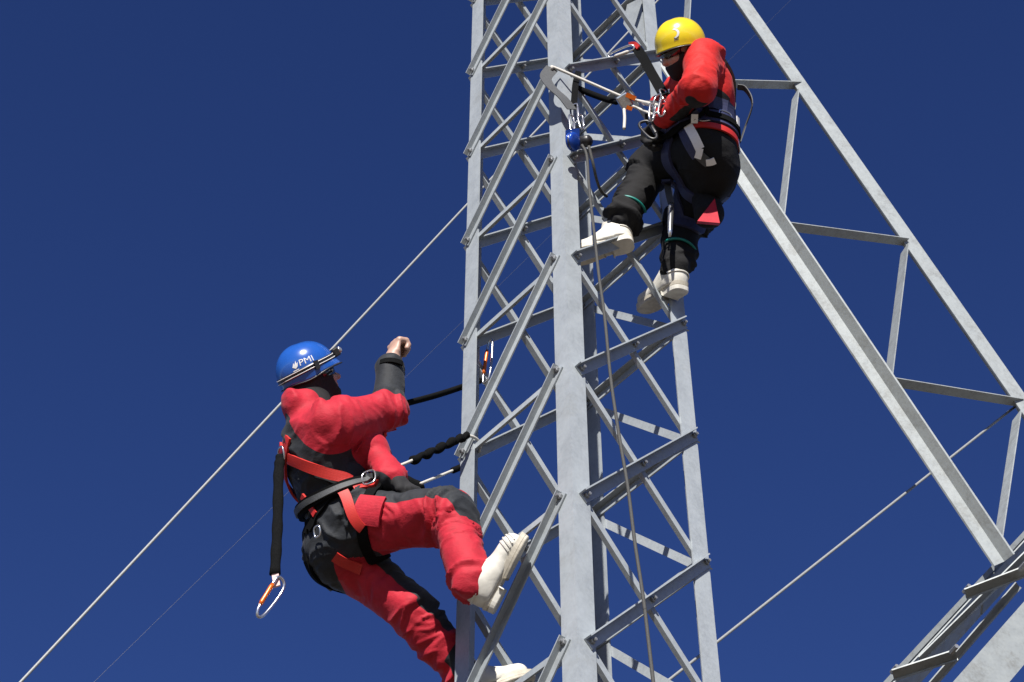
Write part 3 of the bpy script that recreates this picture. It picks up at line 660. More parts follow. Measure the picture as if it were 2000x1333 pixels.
    def jpanel(v, n):
        tf, qf, Lf = seg_coord(v, elR, wrR); near_f = seg_dist(v, elR, wrR) < seg_dist(v, shR, elR) + 0.004
        fore = np.where(near_f, tf - 0.028, -1)
        h = (v - pel) @ ax_; s = (v - pel) @ Rp; d = (v - pel) @ Fp
        arm = np.minimum(seg_dist(v, shR, elR), seg_dist(v, shL, elL)) - 0.100
        tor = np.minimum(np.minimum(0.545 - 1.45 * np.maximum(np.abs(s) - 0.01, 0) - 0.10 * (d + 0.14) - h, 0.060 + 0.42 * (0.30 - h) - d), arm)
        return np.maximum(fore, tor)
    soft('jacket', JF, 0.0075, 'red1', root, [(shR, elR, 0.085, 22, 1.5), (elR, wrR, 0.066, 30, 0.8), (shL, elL, 0.085, 24, 1.2), (elL, wrL, 0.066, 30, 0.9), (Ts(0.14, 0, 0), Ts(0.42, 0, 0), 0.16, 18, 0.75)], 0.030, jpanel, 21)
    dU, dW = unit(elR - shR), unit(wrR - elR)
    strap('sleeve_seam', JF, [shR + dU * 0.02 + perp(-UP, dU) * 0.10, shR + dU * 0.15 + perp(-UP, dU) * 0.10, elR + perp(-UP + RI * 0.6, dU) * 0.09], 0.005, 'redplain', root, 0.006, 0.003, False, 8, 2)
    strap('cuff_tab', JF, [wrR - dW * 0.02 + perp(NCAM - RI * 0.6, dW) * 0.08, wrR - dW * 0.022 + perp(NCAM + RI * 0.1, dW) * 0.08, wrR - dW * 0.022 + perp(NCAM + RI * 0.9, dW) * 0.08], 0.024, 'webblack', root, 0.007, 0.003, False, 6, 3)
    # glove on the far hand
    G_ = hand_prims(wrL + unit(wrL - elL) * 0.02, unit(wrL - elL) + V(0.5, 0.1, 0.1), V(0.1, -0.6, 0.8), 0.7, 1, 0.012, 0.006)
    soft('glove', Field([Seg(wrL - unit(wrL - elL) * 0.03, wrL + unit(wrL - elL) * 0.05, 0.040, 0.034, 0.02)] + G_), 0.0045, 'fleece', root)
    # head wear
    bal = head_prims(hc, hf, hu, neck)[:3] + [Seg(hc - hf * 0.02 - hu * 0.06, neck - ax_ * 0.04, 0.066, 0.066, 0.03), Seg(neck - ax_ * 0.06, hc - hu * 0.05 - hf * 0.03, 0.066, 0.070, 0.03)] + [Ell(hc + np.cross(hf, hu) * s_ * 0.074 - hf * 0.006 - hu * 0.012, (np.cross(hf, hu), hf, hu), (0.014, 0.026, 0.036), 0.01) for s_ in (-1, 1)]
    rt = np.cross(hf, hu)
    soft('balaclava', Field(bal + [Ell(hc + hf * 0.105 - hu * 0.028, (rt, hf, hu), (0.066, 0.060, 0.060), 0.012, True)], 0.010), 0.005, 'fleece', root)
    gp = [hc + hf * 0.104 * math.cos(a) + rt * 0.086 * math.sin(a) + hu * 0.002 for a in np.linspace(-1.25, 1.25, 15)]
    link('sunglasses', ribbon_mesh(gp, 0.034, 0.006, hf), 'lens', root, True)
    HC = hc + hu * 0.032 - hf * 0.004
    hm, pt, rim = helmet(root, HC, hf, hu, 'blueshell', 0.020, (0.108, 0.128, 0.120))
    band = []
    for i in range(72):                                  # headlamp strap: low at the nape, rising to the lamp above the brow
        az = -math.pi + 2 * math.pi * i / 72; band.append((az, 0.22 - 0.30 * (0.5 - 0.5 * math.cos(az))))
    def ring(nm, de, wd, lift, mat):
        P_, Q_ = [], []
        for az, e in band: P_.append(pt(az, e + de - wd / 2, lift)); Q_.append(pt(az, e + de + wd / 2, lift))
        vs = P_ + Q_; n_ = len(band); o = link(nm, mesh_from(nm, vs, [(i, (i + 1) % n_, (i + 1) % n_ + n_, i + n_) for i in range(n_)]), mat, hm, True)
        so = o.modifiers.new('t', 'SOLIDIFY'); so.thickness = 0.002; so.offset = 1; return o
    ring('headlamp_strap', 0, 0.20, 1.012, 'dark'); ring('strap_stripe', 0.055, 0.022, 1.030, 'reflect'); ring('strap_stripe', -0.055, 0.022, 1.030, 'reflect')
    lp = pt(0.0, 0.24, 1.05); lf_ = unit(lp - HC)
    lamp = link('headlamp', box_mesh(lp + lf_ * 0.008, (np.cross(hf, hu), np.cross(np.cross(hf, hu), lf_), lf_), (0.030, 0.019, 0.014)), 'dark', hm)
    be = lamp.modifiers.new('b', 'BEVEL'); be.width = 0.006; be.segments = 2
    link('lamp_lens', lathe_mesh([(0.015, 0.0), (0.016, 0.010), (0.012, 0.016), (0.004, 0.019)], lp + lf_ * 0.018 + rt * 0.012, lf_, 14), 'lamp', lamp, True)
    sa = [pt(1.45, e + 0.02, 1.03) for e in (-0.13, 0.02, 0.17)]
    link('strap_slider', box_mesh(pt(1.42, 0.065, 1.035), (unit(sa[2] - sa[0]), unit(np.cross(sa[2] - sa[0], pt(1.42, 0.0) - HC)), unit(pt(1.42, 0.065) - HC)), (0.018, 0.010, 0.004)), 'dark', hm)
    # white PMI lettering with its small winged mark, on the right side above the strap
    az0, e0 = 2.20, 0.20
    def wrap(x, y):
        e = e0 + y / 0.120 + 0.55 * x; az = az0 - x / 0.105; return pt(az, e, 1.012)
    link('lettering', text_mesh('PMI', 0.037, lambda x, y: wrap(x + 0.026, y)), 'white', hm)
    mk = [(0.000, 0.004), (0.007, 0.022), (0.010, 0.012), (0.016, 0.028), (0.018, 0.014), (0.024, 0.020), (0.020, 0.002), (0.012, -0.005)]
    me_ = mesh_from('mark', [wrap(x, y) for x, y in mk], [(0, 1, 2), (2, 3, 4), (4, 5, 6), (0, 2, 4, 6, 7)]); link('emblem_or_glare', me_, 'white', hm)
    link('emblem_base', mesh_from('mark2', [wrap(x, y) for x, y in ((0.0, -0.010), (0.022, -0.008), (0.022, -0.013), (0.0, -0.015))], [(0, 1, 2, 3)]), 'white', hm)
    # boots
    boot(root, heelR, dirA, upR, shaft=0.13, ridges=True)
    fL = unit(V(0.90, 0.15, 0.42)); uL = perp(V(-0.45, -0.1, 0.9), fL); heelL = ankL - uL * 0.12 - fL * 0.045
    boot(root, heelL, fL, uL, shaft=0.16)
    # harness
    UN = Field(JP + TP)
    hr = empty('harness', (0, 0, 0)); hr.parent = root; hr.location = tuple(-pel)
    def ellpts(h, ws, wd, n=12, tilt=0.0): return [Ts(h + tilt * math.cos(a), ws * math.sin(a), wd * math.cos(a)) for a in np.linspace(0, 2 * math.pi, n, endpoint=False)]
    strap('waist_belt', UN, ellpts(0.160, 0.20, 0.17, tilt=0.02), 0.050, 'webblack', hr, 0.012, 0.010, True)
    strap('belt_webbing', UN, ellpts(0.162, 0.22, 0.19, tilt=0.02), 0.024, 'webgrey', hr, 0.022, 0.004, True)
    strap('shoulder_strap', UN, [Ts(0.43, -0.06, -0.16), Ts(0.37, -0.005, -0.17), Ts(0.30, 0.09, -0.15), Ts(0.22, 0.17, -0.08), Ts(0.175, 0.20, 0.01)], 0.044, 'webred', hr)
    strap('shoulder_strap', UN, [Ts(0.43, 0.06, -0.16), Ts(0.37, 0.005, -0.17), Ts(0.30, -0.09, -0.15), Ts(0.22, -0.17, -0.08), Ts(0.175, -0.20, 0.01)], 0.044, 'webred', hr, 0.012)
    for s in (1, -1): strap('chest_strap', UN, [Ts(0.42, 0.07 * s, 0.13), Ts(0.33, 0.085 * s, 0.16), Ts(0.25, 0.09 * s, 0.16), Ts(0.17, 0.09 * s, 0.16)], 0.044, 'webred', hr)
    buckle('dorsal_ring', UN, Ts(0.375, 0.0, -0.17), ax_, hr, 0.05, 0.05, 'chrome', 0.02); buckle('chest_buckle', UN, Ts(0.36, 0.08, 0.16), ax_, hr, 0.045, 0.03)
    for hp, kn, fr, s in ((hipR, knR, frR, 1), (hipL, knL, frL, -1)):
        d_ = unit(kn - hp); sd = perp(Rt * s, d_); fr_ = perp(fr, d_)
        loop = [hp + d_ * (0.075 + 0.055 * math.sin(a)) + fr_ * 0.14 * math.cos(a) + sd * 0.14 * math.sin(a) for a in np.linspace(0, 2 * math.pi, 12, endpoint=False)]
        strap('leg_loop', UN, loop, 0.044, 'webblack', hr, 0.010, 0.004, True)
    yq = hipR[1] - 0.12; px = lambda L_, y=yq: [at(x, y_, y) for x, y_ in L_]
    strap('hip_strap', UN, px([(662, 958), (682, 985), (700, 1020), (708, 1034)]), 0.042, 'webred', hr, 0.014)
    strap('hip_strap', UN, px([(690, 968), (716, 962), (748, 956)]), 0.036, 'webred', hr, 0.016)
    strap('hip_strap', UN, px([(612, 966), (616, 985), (627, 1008)], yq + 0.06), 0.026, 'webred', hr, 0.014)
    strap('seat_strap', UN, [Ts(-0.10, 0.12, -0.12), Ts(-0.14, 0.12, -0.08), Ts(-0.17, 0.10, -0.02)], 0.042, 'webred', hr, 0.009)
    buckle('strap_buckle', UN, Ts(0.015, 0.118, -0.18), ax_, hr, 0.030, 0.035); buckle('strap_buckle', UN, Ts(0.165, 0.195, 0.07), Fp, hr, 0.05, 0.03); buckle('side_ring', UN, Ts(0.12, 0.19, 0.09), ax_, hr, 0.045, 0.06, 'chrome', 0.03)
    # thigh pocket
    po = hipR + unit(knR - hipR) * 0.145 + frR * 0.035; d_ = unit(knR - hipR); sd = np.cross(d_, frR); sd = sd if sd @ Rt > 0 else -sd
    strap('thigh_pocket', TF, [po + sd * 0.12 - frR * 0.07 - d_ * 0.01, po + sd * 0.12 - frR * 0.02, po + sd * 0.11 + frR * 0.045 + d_ * 0.01], 0.118, 'redplain', root, 0.010, 0.006, False, 6, 7)
    # black pouch on the front of the belt
    pc_ = Ts(0.15, 0.06, 0.19)
    q1 = at(752, 948, pc_[1]); q2 = at(815, 953, pc_[1] + 0.02)
    soft('pouch', Field([Seg(q1, q1 + (q2 - q1) * 0.5, 0.045, 0.050, 0.03, ZZ, 0.85), Seg(q1 + (q2 - q1) * 0.5, q2, 0.050, 0.034, 0.03, ZZ, 0.85)]), 0.006, 'webblack', root, [(q1, q2, 0.05, 30, 1)], 0.008, None, 5)
    return dict(pel=pel, Ts=Ts, F=F, Rt=Rt, UN=UN, ax=ax_, Fp=Fp, Rp=Rp)
P1 = climber_blue()

# ================================================================== the climber in the yellow helmet
def climber_yellow():
    ankL = at(1219, 428, -0.31); knL = chain(ankL, 1272, 326, 0.41, False); hipL = chain(knL, 1378, 288, 0.42, True)
    F = unit(V(-0.97, 0.05, 0)); Rt = np.cross(F, ZZ); hipR = hipL + Rt * 0.18; pel = (hipL + hipR) / 2
    ankR = at(1316, 524, -0.17); knR = chain(ankR, 1345, 425, 0.38, False)
    neck = chain(pel, 1362, 122, 0.52, False); ax_ = unit(neck - pel); Fp = perp(unit(V(-0.93, -0.25, 0)), ax_); Rp = np.cross(Fp, ax_)
    Ts = lambda h, s, d: pel + ax_ * h + Rp * s + Fp * d
    shL = neck - Rp * 0.165 - ax_ * 0.075 + Fp * 0.03; shR = neck + Rp * 0.165 - ax_ * 0.075 + Fp * 0.03
    elL = chain(shL, 1362, 172, 0.29, True); wrL = chain(elL, 1298, 228, 0.25, False)
    elR = chain(shR, 1340, 190, 0.29, False); wrR = chain(elR, 1296, 208, 0.25, True)
    hc = chain(neck, 1332, 97, 0.165, True); hf = unit(-RI * 0.80 - UP * 0.36 - FW * 0.40); hu = perp(UP * 0.95 - RI * 0.34 - FW * 0.05, hf)
    root = empty('person', tuple(pel)); tag(root, 'climber in a yellow helmet, red jacket and black trousers seated in a harness', 'person')
    dR = unit(wrR - elR)
    B = [Seg(pel + ax_ * 0.02, pel + ax_ * 0.40, 0.095, 0.10, 0.03, Rp, 1.3), Seg(shL, shR, 0.05, 0.05, 0.05), Seg(neck - ax_ * 0.08, hc - unit(hc - neck) * 0.06, 0.058, 0.055, 0.03),
         Seg(shR, elR, 0.046, 0.040, 0.03), Seg(elR, wrR, 0.038, 0.027, 0.02), Seg(shL, elL, 0.046, 0.04, 0.03), Seg(elL, wrL, 0.038, 0.027, 0.02),
         Seg(hipR, knR, 0.075, 0.055, 0.03), Seg(knR, ankR, 0.055, 0.04, 0.03), Seg(hipL, knL, 0.075, 0.055, 0.03), Seg(knL, ankL, 0.055, 0.04, 0.03), Seg(hipL, hipR, 0.09, 0.09, 0.05)]
    soft('body', Field(B + head_prims(hc, hf, hu, neck)), 0.0055, 'skin', root)
    TP = [Seg(hipL, hipR, 0.098, 0.094, 0.05), Seg(pel + ax_ * 0.0, pel + ax_ * 0.16, 0.116, 0.118, 0.05, Rp, 1.16), Ell(pel - Fp * 0.040 - ax_ * 0.05, (Rp, Fp, ax_), (0.135, 0.080, 0.11), 0.05),
          Seg(hipL, knL, 0.108, 0.092, 0.05), Seg(knL, ankL, 0.088, 0.076, 0.04), Seg(hipR, knR, 0.104, 0.086, 0.05), Seg(knR, ankR, 0.090, 0.074, 0.04)]
    TF = Field(TP)
    soft('trousers', TF, 0.0075, 'black', root, [(hipR, knR, 0.1, 24, 1.0), (knR, ankR, 0.08, 28, 1.2), (hipL, knL, 0.1, 24, 1.1), (knL, ankL, 0.08, 28, 1.2), (pel - ax_ * 0.05, pel + ax_ * 0.2, 0.17, 20, 0.30)], 0.034, None, 41)
    JP = [Seg(Ts(0.10, 0, -0.005), Ts(0.38, 0, -0.01), 0.116, 0.120, 0.05, Rp, 1.18, 1.32), Seg(shL - ax_ * 0.01, shR - ax_ * 0.01, 0.078, 0.078, 0.06), Ell(Ts(0.34, 0, -0.05), (Rp, Fp, ax_), (0.17, 0.088, 0.15), 0.05),
          Seg(shL, elL, 0.080, 0.072, 0.05), Seg(elL, wrL, 0.068, 0.056, 0.03), Seg(shR, elR, 0.088, 0.074, 0.05), Seg(elR, wrR, 0.070, 0.052, 0.03), Seg(neck - ax_ * 0.05, neck + unit(hc - neck) * 0.035, 0.080, 0.080, 0.04), Ell(elL, (Rp, Fp, ax_), (0.072, 0.072, 0.072), 0.03)]
    JF = Field(JP)
    elf = perp(elL - (shL + wrL) / 2, wrL - elL)
    def jpanel(v, n):
        h = (v - pel) @ ax_; s = (v - pel) @ Rp; d = (v - pel) @ Fp
        arm = np.minimum(seg_dist(v, shL, elL), seg_dist(v, elL, wrL)) - 0.098
        tor = np.minimum(np.minimum(0.30 + 0.5 * d - h, h - 0.045), np.minimum(arm, d + 0.085))
        tf, qf, L = seg_coord(v, elL, wrL); lo_ = perp(-UP * 0.55 + RI * 0.1 - FW * 0.5, wrL - elL)
        stripe = np.minimum(np.minimum(tf + 0.015, 0.19 - tf), 0.030 - np.abs(qf @ np.cross(unit(wrL - elL), lo_) + 0.010)); stripe = np.where((qf @ lo_ > 0) & (seg_dist(v, elL, wrL) < 0.12), stripe, -1)
        pad = 0.040 - np.linalg.norm((v - elL) - np.outer((v - elL) @ elf, elf) + unit(elL - shL) * 0.030, axis=1); pad = np.where(((v - elL) @ elf > 0.02) & (seg_dist(v, shL, elL) < 0.13), pad, -1)
        sp = 0.045 - np.linalg.norm(v - (shL + ax_ * 0.085 + Rp * 0.03 + Fp * 0.03), axis=1)
        return np.maximum(np.maximum(tor, sp), np.maximum(stripe, pad))
    soft('jacket', JF, 0.0072, 'red2', root, [(shL, elL, 0.085, 24, 1.0), (elL, wrL, 0.066, 28, 1.0), (shR, elR, 0.085, 24, 1.0), (elR, wrR, 0.066, 28, 1.0), (Ts(0.1, 0, 0), Ts(0.42, 0, 0), 0.16, 18, 0.6)], 0.028, jpanel, 51)
    for wr, d_, bk, th in ((wrL, unit(wrL - elL), V(0.3, -0.8, 0.4), 1), (wrR, dR, V(0, -0.3, 0.9), -1)):
        soft('glove', Field([Seg(wr - d_ * 0.03, wr + d_ * 0.045, 0.046, 0.038, 0.02)] + hand_prims(wr + d_ * 0.02, d_ - ZZ * 0.25, bk, 0.75, th, 0.0125, 0.006, 1.2)), 0.0045, 'fleece', root)
    rt = np.cross(hf, hu)
    bal = head_prims(hc, hf, hu, neck)[:3] + [Seg(hc - hf * 0.02 - hu * 0.07, neck, 0.060, 0.076, 0.03)]
    soft('balaclava', Field(bal + [Ell(hc + hf * 0.10 - hu * 0.018, (rt, hf, hu), (0.085, 0.070, 0.040), 0.012, True), Ell(hc - rt * 0.085 - hu * 0.005 + hf * 0.02, (rt, hf, hu), (0.040, 0.050, 0.028), 0.01, True)], 0.010), 0.005, 'fleece', root)
    gp = [hc + hf * 0.100 * math.cos(a) + rt * 0.086 * math.sin(a) + hu * 0.006 for a in np.linspace(-1.0, 1.0, 15)]
    link('goggles', ribbon_mesh(gp, 0.046, 0.012, hf), 'lens', root, True)
    HC = hc + hu * 0.030 - hf * 0.004
    hm, pt, rim = helmet(root, HC, hf, hu, 'yellowshell', 0.008, (0.103, 0.119, 0.113))
    # chin strap and the white swoosh (logo and painted-on glare) with its small dark print on the left side
    for s in (-1,): link('chin_strap', ribbon_mesh(catmull([HC + rt * s * 0.110 - hu * 0.045 + hf * 0.03, HC + rt * s * 0.085 - hu * 0.09 + hf * 0.05, HC + hf * 0.06 - hu * 0.135], 8), 0.016, 0.003, rt), 'webgrey', hm)
    az0, e0 = -0.95, 0.42
    wrap = lambda x, y: pt(az0 + x / 0.11, e0 + y / 0.138, 1.012)
    sw_o = [wrap(0.028 * math.cos(a), 0.030 * math.sin(a)) for a in np.linspace(1.9, 4.6, 14)]; sw_i = [wrap(0.008 + 0.025 * math.cos(a), 0.025 * math.sin(a)) for a in np.linspace(1.9, 4.6, 14)]
    link('emblem_or_glare', mesh_from('swoosh', sw_o + sw_i, [(i, i + 1, i + 15, i + 14) for i in range(13)]), 'white', hm)
    for k_ in range(3): link('print_bar', mesh_from('bar', [wrap(x, y) for x, y in ((-0.018 + 0.003 * k_, -0.030 - 0.007 * k_), (0.004 + 0.002 * k_, -0.026 - 0.007 * k_), (0.004 + 0.002 * k_, -0.022 - 0.007 * k_), (-0.018 + 0.003 * k_, -0.026 - 0.007 * k_))], [(0, 1, 2, 3)]), 'webnavy', hm)
    # boots: the near one through the lattice on the brace, the far one pointing into the mast
    fL = unit(V(-0.97, 0.20, -0.12)); uL = perp(V(0.0, 0.10, 1.0), fL); boot(root, at(1232, 476, -0.30), fL, uL, shaft=0.16)
    fR = unit(-RI * 0.55 - UP * 0.36 + FW * 0.75); uR = perp(UP * 0.85 + FW * 0.40, fR); boot(root, ankR - uR * 0.125 - fR * 0.05, fR, uR, shaft=0.125)
    for kn, an, t_ in ((knL, ankL, 0.86), (knR, ankR, 0.72)):
        c = kn + (an - kn) * t_; d_ = unit(an - kn); e1 = perp(RI, d_); e2 = np.cross(d_, e1)
        ringp = TF.snap(np.array([c + (e1 * math.cos(a) + e2 * math.sin(a)) * 0.1 for a in np.linspace(-0.4, 1.7, 14) + math.atan2(-FW @ e2, -FW @ e1) - 0.6]), 0.005)
        link('ankle_cord', tube_mesh(ringp, 0.0065, 7), 'teal', root, True)
    # harness
    UN = Field(JP + TP); hr = empty('harness', (0, 0, 0)); hr.parent = root; hr.location = tuple(-pel)
    def ellpts(h, ws, wd, n=12, tilt=0.0): return [Ts(h + tilt * math.cos(a), ws * math.sin(a), wd * math.cos(a)) for a in np.linspace(0, 2 * math.pi, n, endpoint=False)]
    strap('waist_belt', UN, ellpts(0.140, 0.20, 0.17, tilt=0.02), 0.075, 'webnavy', hr, 0.018, 0.010, True); strap('belt_webbing', UN, ellpts(0.143, 0.22, 0.19, tilt=0.02), 0.032, 'webblack', hr, 0.028, 0.004, True)
    strap('jacket_hem', UN, [Ts(0.072 + 0.022 * math.cos(a), 0.20 * math.sin(a), 0.17 * math.cos(a)) for a in np.linspace(0.45 * math.pi, 1.74 * math.pi, 10)], 0.030, 'webred', hr, 0.016, 0.004)
    for s in (-1, 1):
        strap('shoulder_strap', UN, [Ts(0.44, 0.10 * s, -0.06), Ts(0.40, 0.09 * s, -0.16), Ts(0.31, 0.02 * s, -0.18), Ts(0.23, 0.07 * s, -0.17), Ts(0.15, 0.12 * s, -0.15)], 0.042, 'webgrey', hr)
        strap('chest_strap', UN, [Ts(0.44, 0.09 * s, 0.02), Ts(0.38, 0.09 * s, 0.13), Ts(0.28, 0.06 * s, 0.17), Ts(0.17, 0.07 * s, 0.16)], 0.042, 'webnavy', hr)
    for hp, kn, s in ((hipL, knL, -1), (hipR, knR, 1)):
        d_ = unit(kn - hp); sd = perp(Rt * s, d_); fr_ = np.cross(d_, sd); fr_ = fr_ if fr_ @ ZZ > 0 else -fr_
        loop = [hp + d_ * (0.11 - 0.05 * math.cos(a)) + fr_ * 0.15 * math.cos(a) + sd * 0.15 * math.sin(a) for a in np.linspace(0, 2 * math.pi, 12, endpoint=False)]
        strap('leg_loop', UN, loop, 0.062, 'webnavy', hr, 0.011, 0.006, True)
        if s < 0: PL = (hp, d_, sd, fr_)
    hp, d_, sd, fr_ = PL
    strap('side_strap', UN, [at(1328, 238, hipL[1] - 0.1), at(1340, 275, hipL[1] - 0.1), at(1346, 318, hipL[1] - 0.1)], 0.062, 'webnavy', hr, 0.018)
    yq = hipL[1] - 0.10; px = lambda L_, y=yq: [at(x, y_, y) for x, y_ in L_]
    strap('reflective_tape', UN, px([(1348, 250), (1358, 270), (1364, 292)]), 0.042, 'reflect', hr, 0.022)
    strap('reflective_tape', UN, px([(1365, 290), (1354, 310), (1339, 330)]), 0.030, 'reflect', hr, 0.023)
    strap('thigh_strap', UN, px([(1352, 316), (1364, 338), (1378, 356)]), 0.044, 'webgrey', hr, 0.016)
    strap('reflective_tape', UN, px([(1410, 328), (1392, 340), (1366, 350)]), 0.030, 'reflect', hr, 0.020)
    buckle('belt_buckle', UN, Ts(0.138, -0.20, 0.05), Fp, hr, 0.05, 0.05); buckle('strap_buckle', UN, Ts(0.16, -0.18, -0.06), Fp, hr, 0.03, 0.06)
    for p_ in (Ts(0.15, -0.17, 0.12), Ts(0.15, -0.14, -0.14)):
        c = UN.snap(np.array([p_]), 0.03)[0]; n_ = UN.grad(np.array([c]))[0]; link('label_tag', box_mesh(c, (perp(ax_, n_), np.cross(n_, perp(ax_, n_)), n_), (0.020, 0.015, 0.002)), 'reflect', hr)
    b0 = UN.snap(np.array([Ts(0.37, -0.06, -0.17)]), 0.02)[0]; b1 = UN.snap(np.array([Ts(0.06, -0.10, -0.16)]), 0.02)[0]
    link('loose_strap', ribbon_mesh(catmull([b0, b0 + RI * 0.035 - ZZ * 0.02, b0 + RI * 0.055 - ZZ * 0.13, b1 + RI * 0.035 + ZZ * 0.12, b1], 8), 0.030, 0.004, RI), 'webgrey', hr)
    buckle('loose_buckle', UN, Ts(0.05, -0.10, -0.17), ax_, hr, 0.035, 0.05)
    # red and black pouch hanging under the seat, alloy rod beside the knee
    c = at(1384, 405, hipR[1] + 0.03)
    pb = soft('pouch', Field([Seg(c + V(-0.01, 0, 0.05), c - V(0, 0, 0.05), 0.058, 0.066, 0.03, RI, 1.0)]), 0.006, 'black', root, [(c + ZZ * 0.05, c - ZZ * 0.06, 0.06, 24, 1)], 0.006, None, 8)
    q = [at(x, y, c[1] - 0.085) for x, y in ((1396, 388), (1406, 436), (1362, 432))]; nq = unit(np.cross(q[1] - q[0], q[2] - q[0])); vs = q + [k_ + V(0, 0.04, 0.03) for k_ in q]
    link('red_flap', fix_normals(mesh_from('flap', vs, [(0, 1, 2), (3, 5, 4), (0, 3, 4, 1), (1, 4, 5, 2), (2, 5, 3, 0)])), 'redplain', pb)
    a_, b_ = at(1311, 398, knL[1] - 0.06), at(1308, 462, knL[1] - 0.06)
    rod = link('alloy_rod', tube_mesh([a_, a_ * 0.9 + b_ * 0.1, a_ * 0.2 + b_ * 0.8, b_], [0.010, 0.014, 0.012, 0.006], 10), 'chrome', root, True)
    link('rod_loop', ribbon_mesh(catmull([at(1302, 352, knL[1] - 0.02), at(1306, 378, knL[1] - 0.05), a_], 6), 0.030, 0.004, V(0, -1, 0)), 'webgrey', root)
    return dict(pel=pel, Ts=Ts, F=F, Rt=Rt, UN=UN, ax=ax_, Fp=Fp, Rp=Rp, wrL=wrL, elL=elL)
P2 = climber_yellow()

# ================================================================== lanyards, slings and ropes
NC = V(0, -0.72, -0.69)
def thing(name, loc, label, cat, group=None): return tag(empty(name, tuple(loc)), label, cat, group)
# spare lanyard hanging from the back of the blue-helmeted climber
Ts = P1['Ts']; d0 = P1['UN'].snap(np.array([Ts(0.372, 0, -0.17)]), 0.022)[0]
d1 = at(537, 1122, d0[1] + 0.0); t = thing('hanging_lanyard', d1, 'black sleeved lanyard hanging straight down from the blue-helmeted climber\'s back', 'lanyard', 'lanyards')
pth = catmull([d0, d0 + (d1 - d0) * 0.15 + V(-0.006, 0, 0), d0 + (d1 - d0) * 0.6, d1], 10)
link('sleeve', tube_mesh(pth, np.array([0.021 + 0.0015 * math.sin(i * 1.3) for i in range(len(pth))]), 10, False, 0.6, V(0, 1, 0)), 'webblack', t, True)
e1 = at(541, 1146, d1[1]); link('webbing_end', ribbon_mesh([d1 + (d0 - d1) * 0.02, e1], 0.026, 0.008, NC), 'pink', t)
c0 = at(551, 1132, d1[1]); c1 = at(506, 1206, d1[1]); carabiner(t, c0, c1, -unit(NC + RI * 0.5), 0.052, 'orange', 'chrome', 0.006)
# lanyard from the chest to the orange-gated carabiner on the left leg of the mast
a = Ts(0.36, 0.0, 0.15); b = at(938, 744, 0.10)
t = thing('sleeved_lanyard', b, 'black sleeved lanyard from behind the raised elbow to the orange-gated carabiner on the mast', 'lanyard', 'lanyards')
a = at(776, 793, b[1] - 0.18); m1 = (a + b) / 2 - ZZ * 0.008
link('sleeve', tube_mesh(catmull([a + (a - b) * 0.3, a, m1, b], 10), 0.0165, 10, False, 0.75, ZZ), 'webblack', t, True)
carabiner(t, at(948, 748, 0.10), at(960, 663, 0.06), unit(NC - RI * 0.8), 0.045, 'orange', 'chrome', 0.0055)
# work-positioning rope round the left leg
t = thing('positioning_rope', Ts(0.17, 0.12, 0.15), 'work-positioning rope with twisted black sleeve looped from the belt round the left mast leg', 'rope')
y0 = Ts(0.17, 0.12, 0.15)[1]
r0 = at(742, 925, y0 - 0.03); r1 = at(800, 902, y0 + 0.02); r2 = at(912, 852, -0.075); r3 = at(938, 868, 0.0); r4 = at(925, 900, 0.14); r5 = at(895, 915, 0.13); r6 = at(822, 945, y0 + 0.03)
link('rope', tube_mesh(catmull([r0, r1, (r1 + r2) / 2, r2, r3, r4, r5, r6], 10), 0.0065, 8), 'ropewhite', t, True)
pth = catmull([r1 * 0.97 + r2 * 0.03, r1 * 0.6 + r2 * 0.4, r1 * 0.25 + r2 * 0.75, r2], 14)
pth = pth + np.array([[0, 0.003 * math.sin(i * 0.9), 0.005 * math.cos(i * 0.9)] for i in range(len(pth))])
link('twisted_sleeve', tube_mesh(pth, np.array([0.0165 + 0.0035 * math.sin(i * 0.75) for i in range(len(pth))]), 10), 'webblack', t, True)
link('sleeve_end', tube_mesh(catmull([r4, r5 * 0.5 + r4 * 0.5, r5, r5 * 0.85 + r6 * 0.15], 6), 0.014, 8), 'webblack', t, True)
carabiner(t, at(722, 958, y0 - 0.06), at(745, 912, y0 - 0.03), unit(NC), 0.045, 'bluemetal', 'chrome', 0.005)
carabiner(t, at(716, 928, y0 - 0.06), at(738, 976, y0 - 0.07), unit(NC + RI * 0.4), 0.050, 'chrome', 'chrome', 0.0045)

# sling, carabiners and blue pulley on the front leg
YP = -0.545
t = thing('pulley', at(1120, 275, YP), 'blue rope pulley hung by a grey sling and silver carabiners from the front mast leg', 'pulley')
link('sling', ribbon_mesh(catmull([at(1078, 134, -0.53), at(1066, 152, -0.55), at(1078, 172, -0.57), at(1100, 192, -0.57), at(1117, 214, -0.555)], 8), 0.060, 0.004, NC), 'webgrey', t)
link('sling', ribbon_mesh(catmull([at(1130, 140, -0.45), at(1124, 165, -0.50), at(1122, 190, -0.53), at(1120, 212, -0.545)], 8), 0.030, 0.004, NC), 'webblack', t)
carabiner(t, at(1121, 205, YP), at(1124, 240, YP), unit(NC - RI * 0.3), 0.040, 'chrome', 'chrome', 0.0045)
carabiner(t, at(1116, 226, YP - 0.02), at(1118, 264, YP - 0.02), unit(NC + RI * 0.9), 0.040, 'chrome', 'chrome', 0.0045)
carabiner(t, at(1133, 224, YP), at(1136, 252, YP), unit(NC + RI * 0.6), 0.034, 'chrome', 'chrome', 0.0045)
pc = at(1119, 277, YP - 0.02); pa = unit(NC * 0.55 + RI * 0.80 + UP * 0.1)
link('pulley_cheek', lathe_mesh([(0.010, -0.020), (0.030, -0.018), (0.041, -0.013), (0.043, -0.008), (0.042, -0.006)], pc, pa, 28), 'bluemetal', t, True)
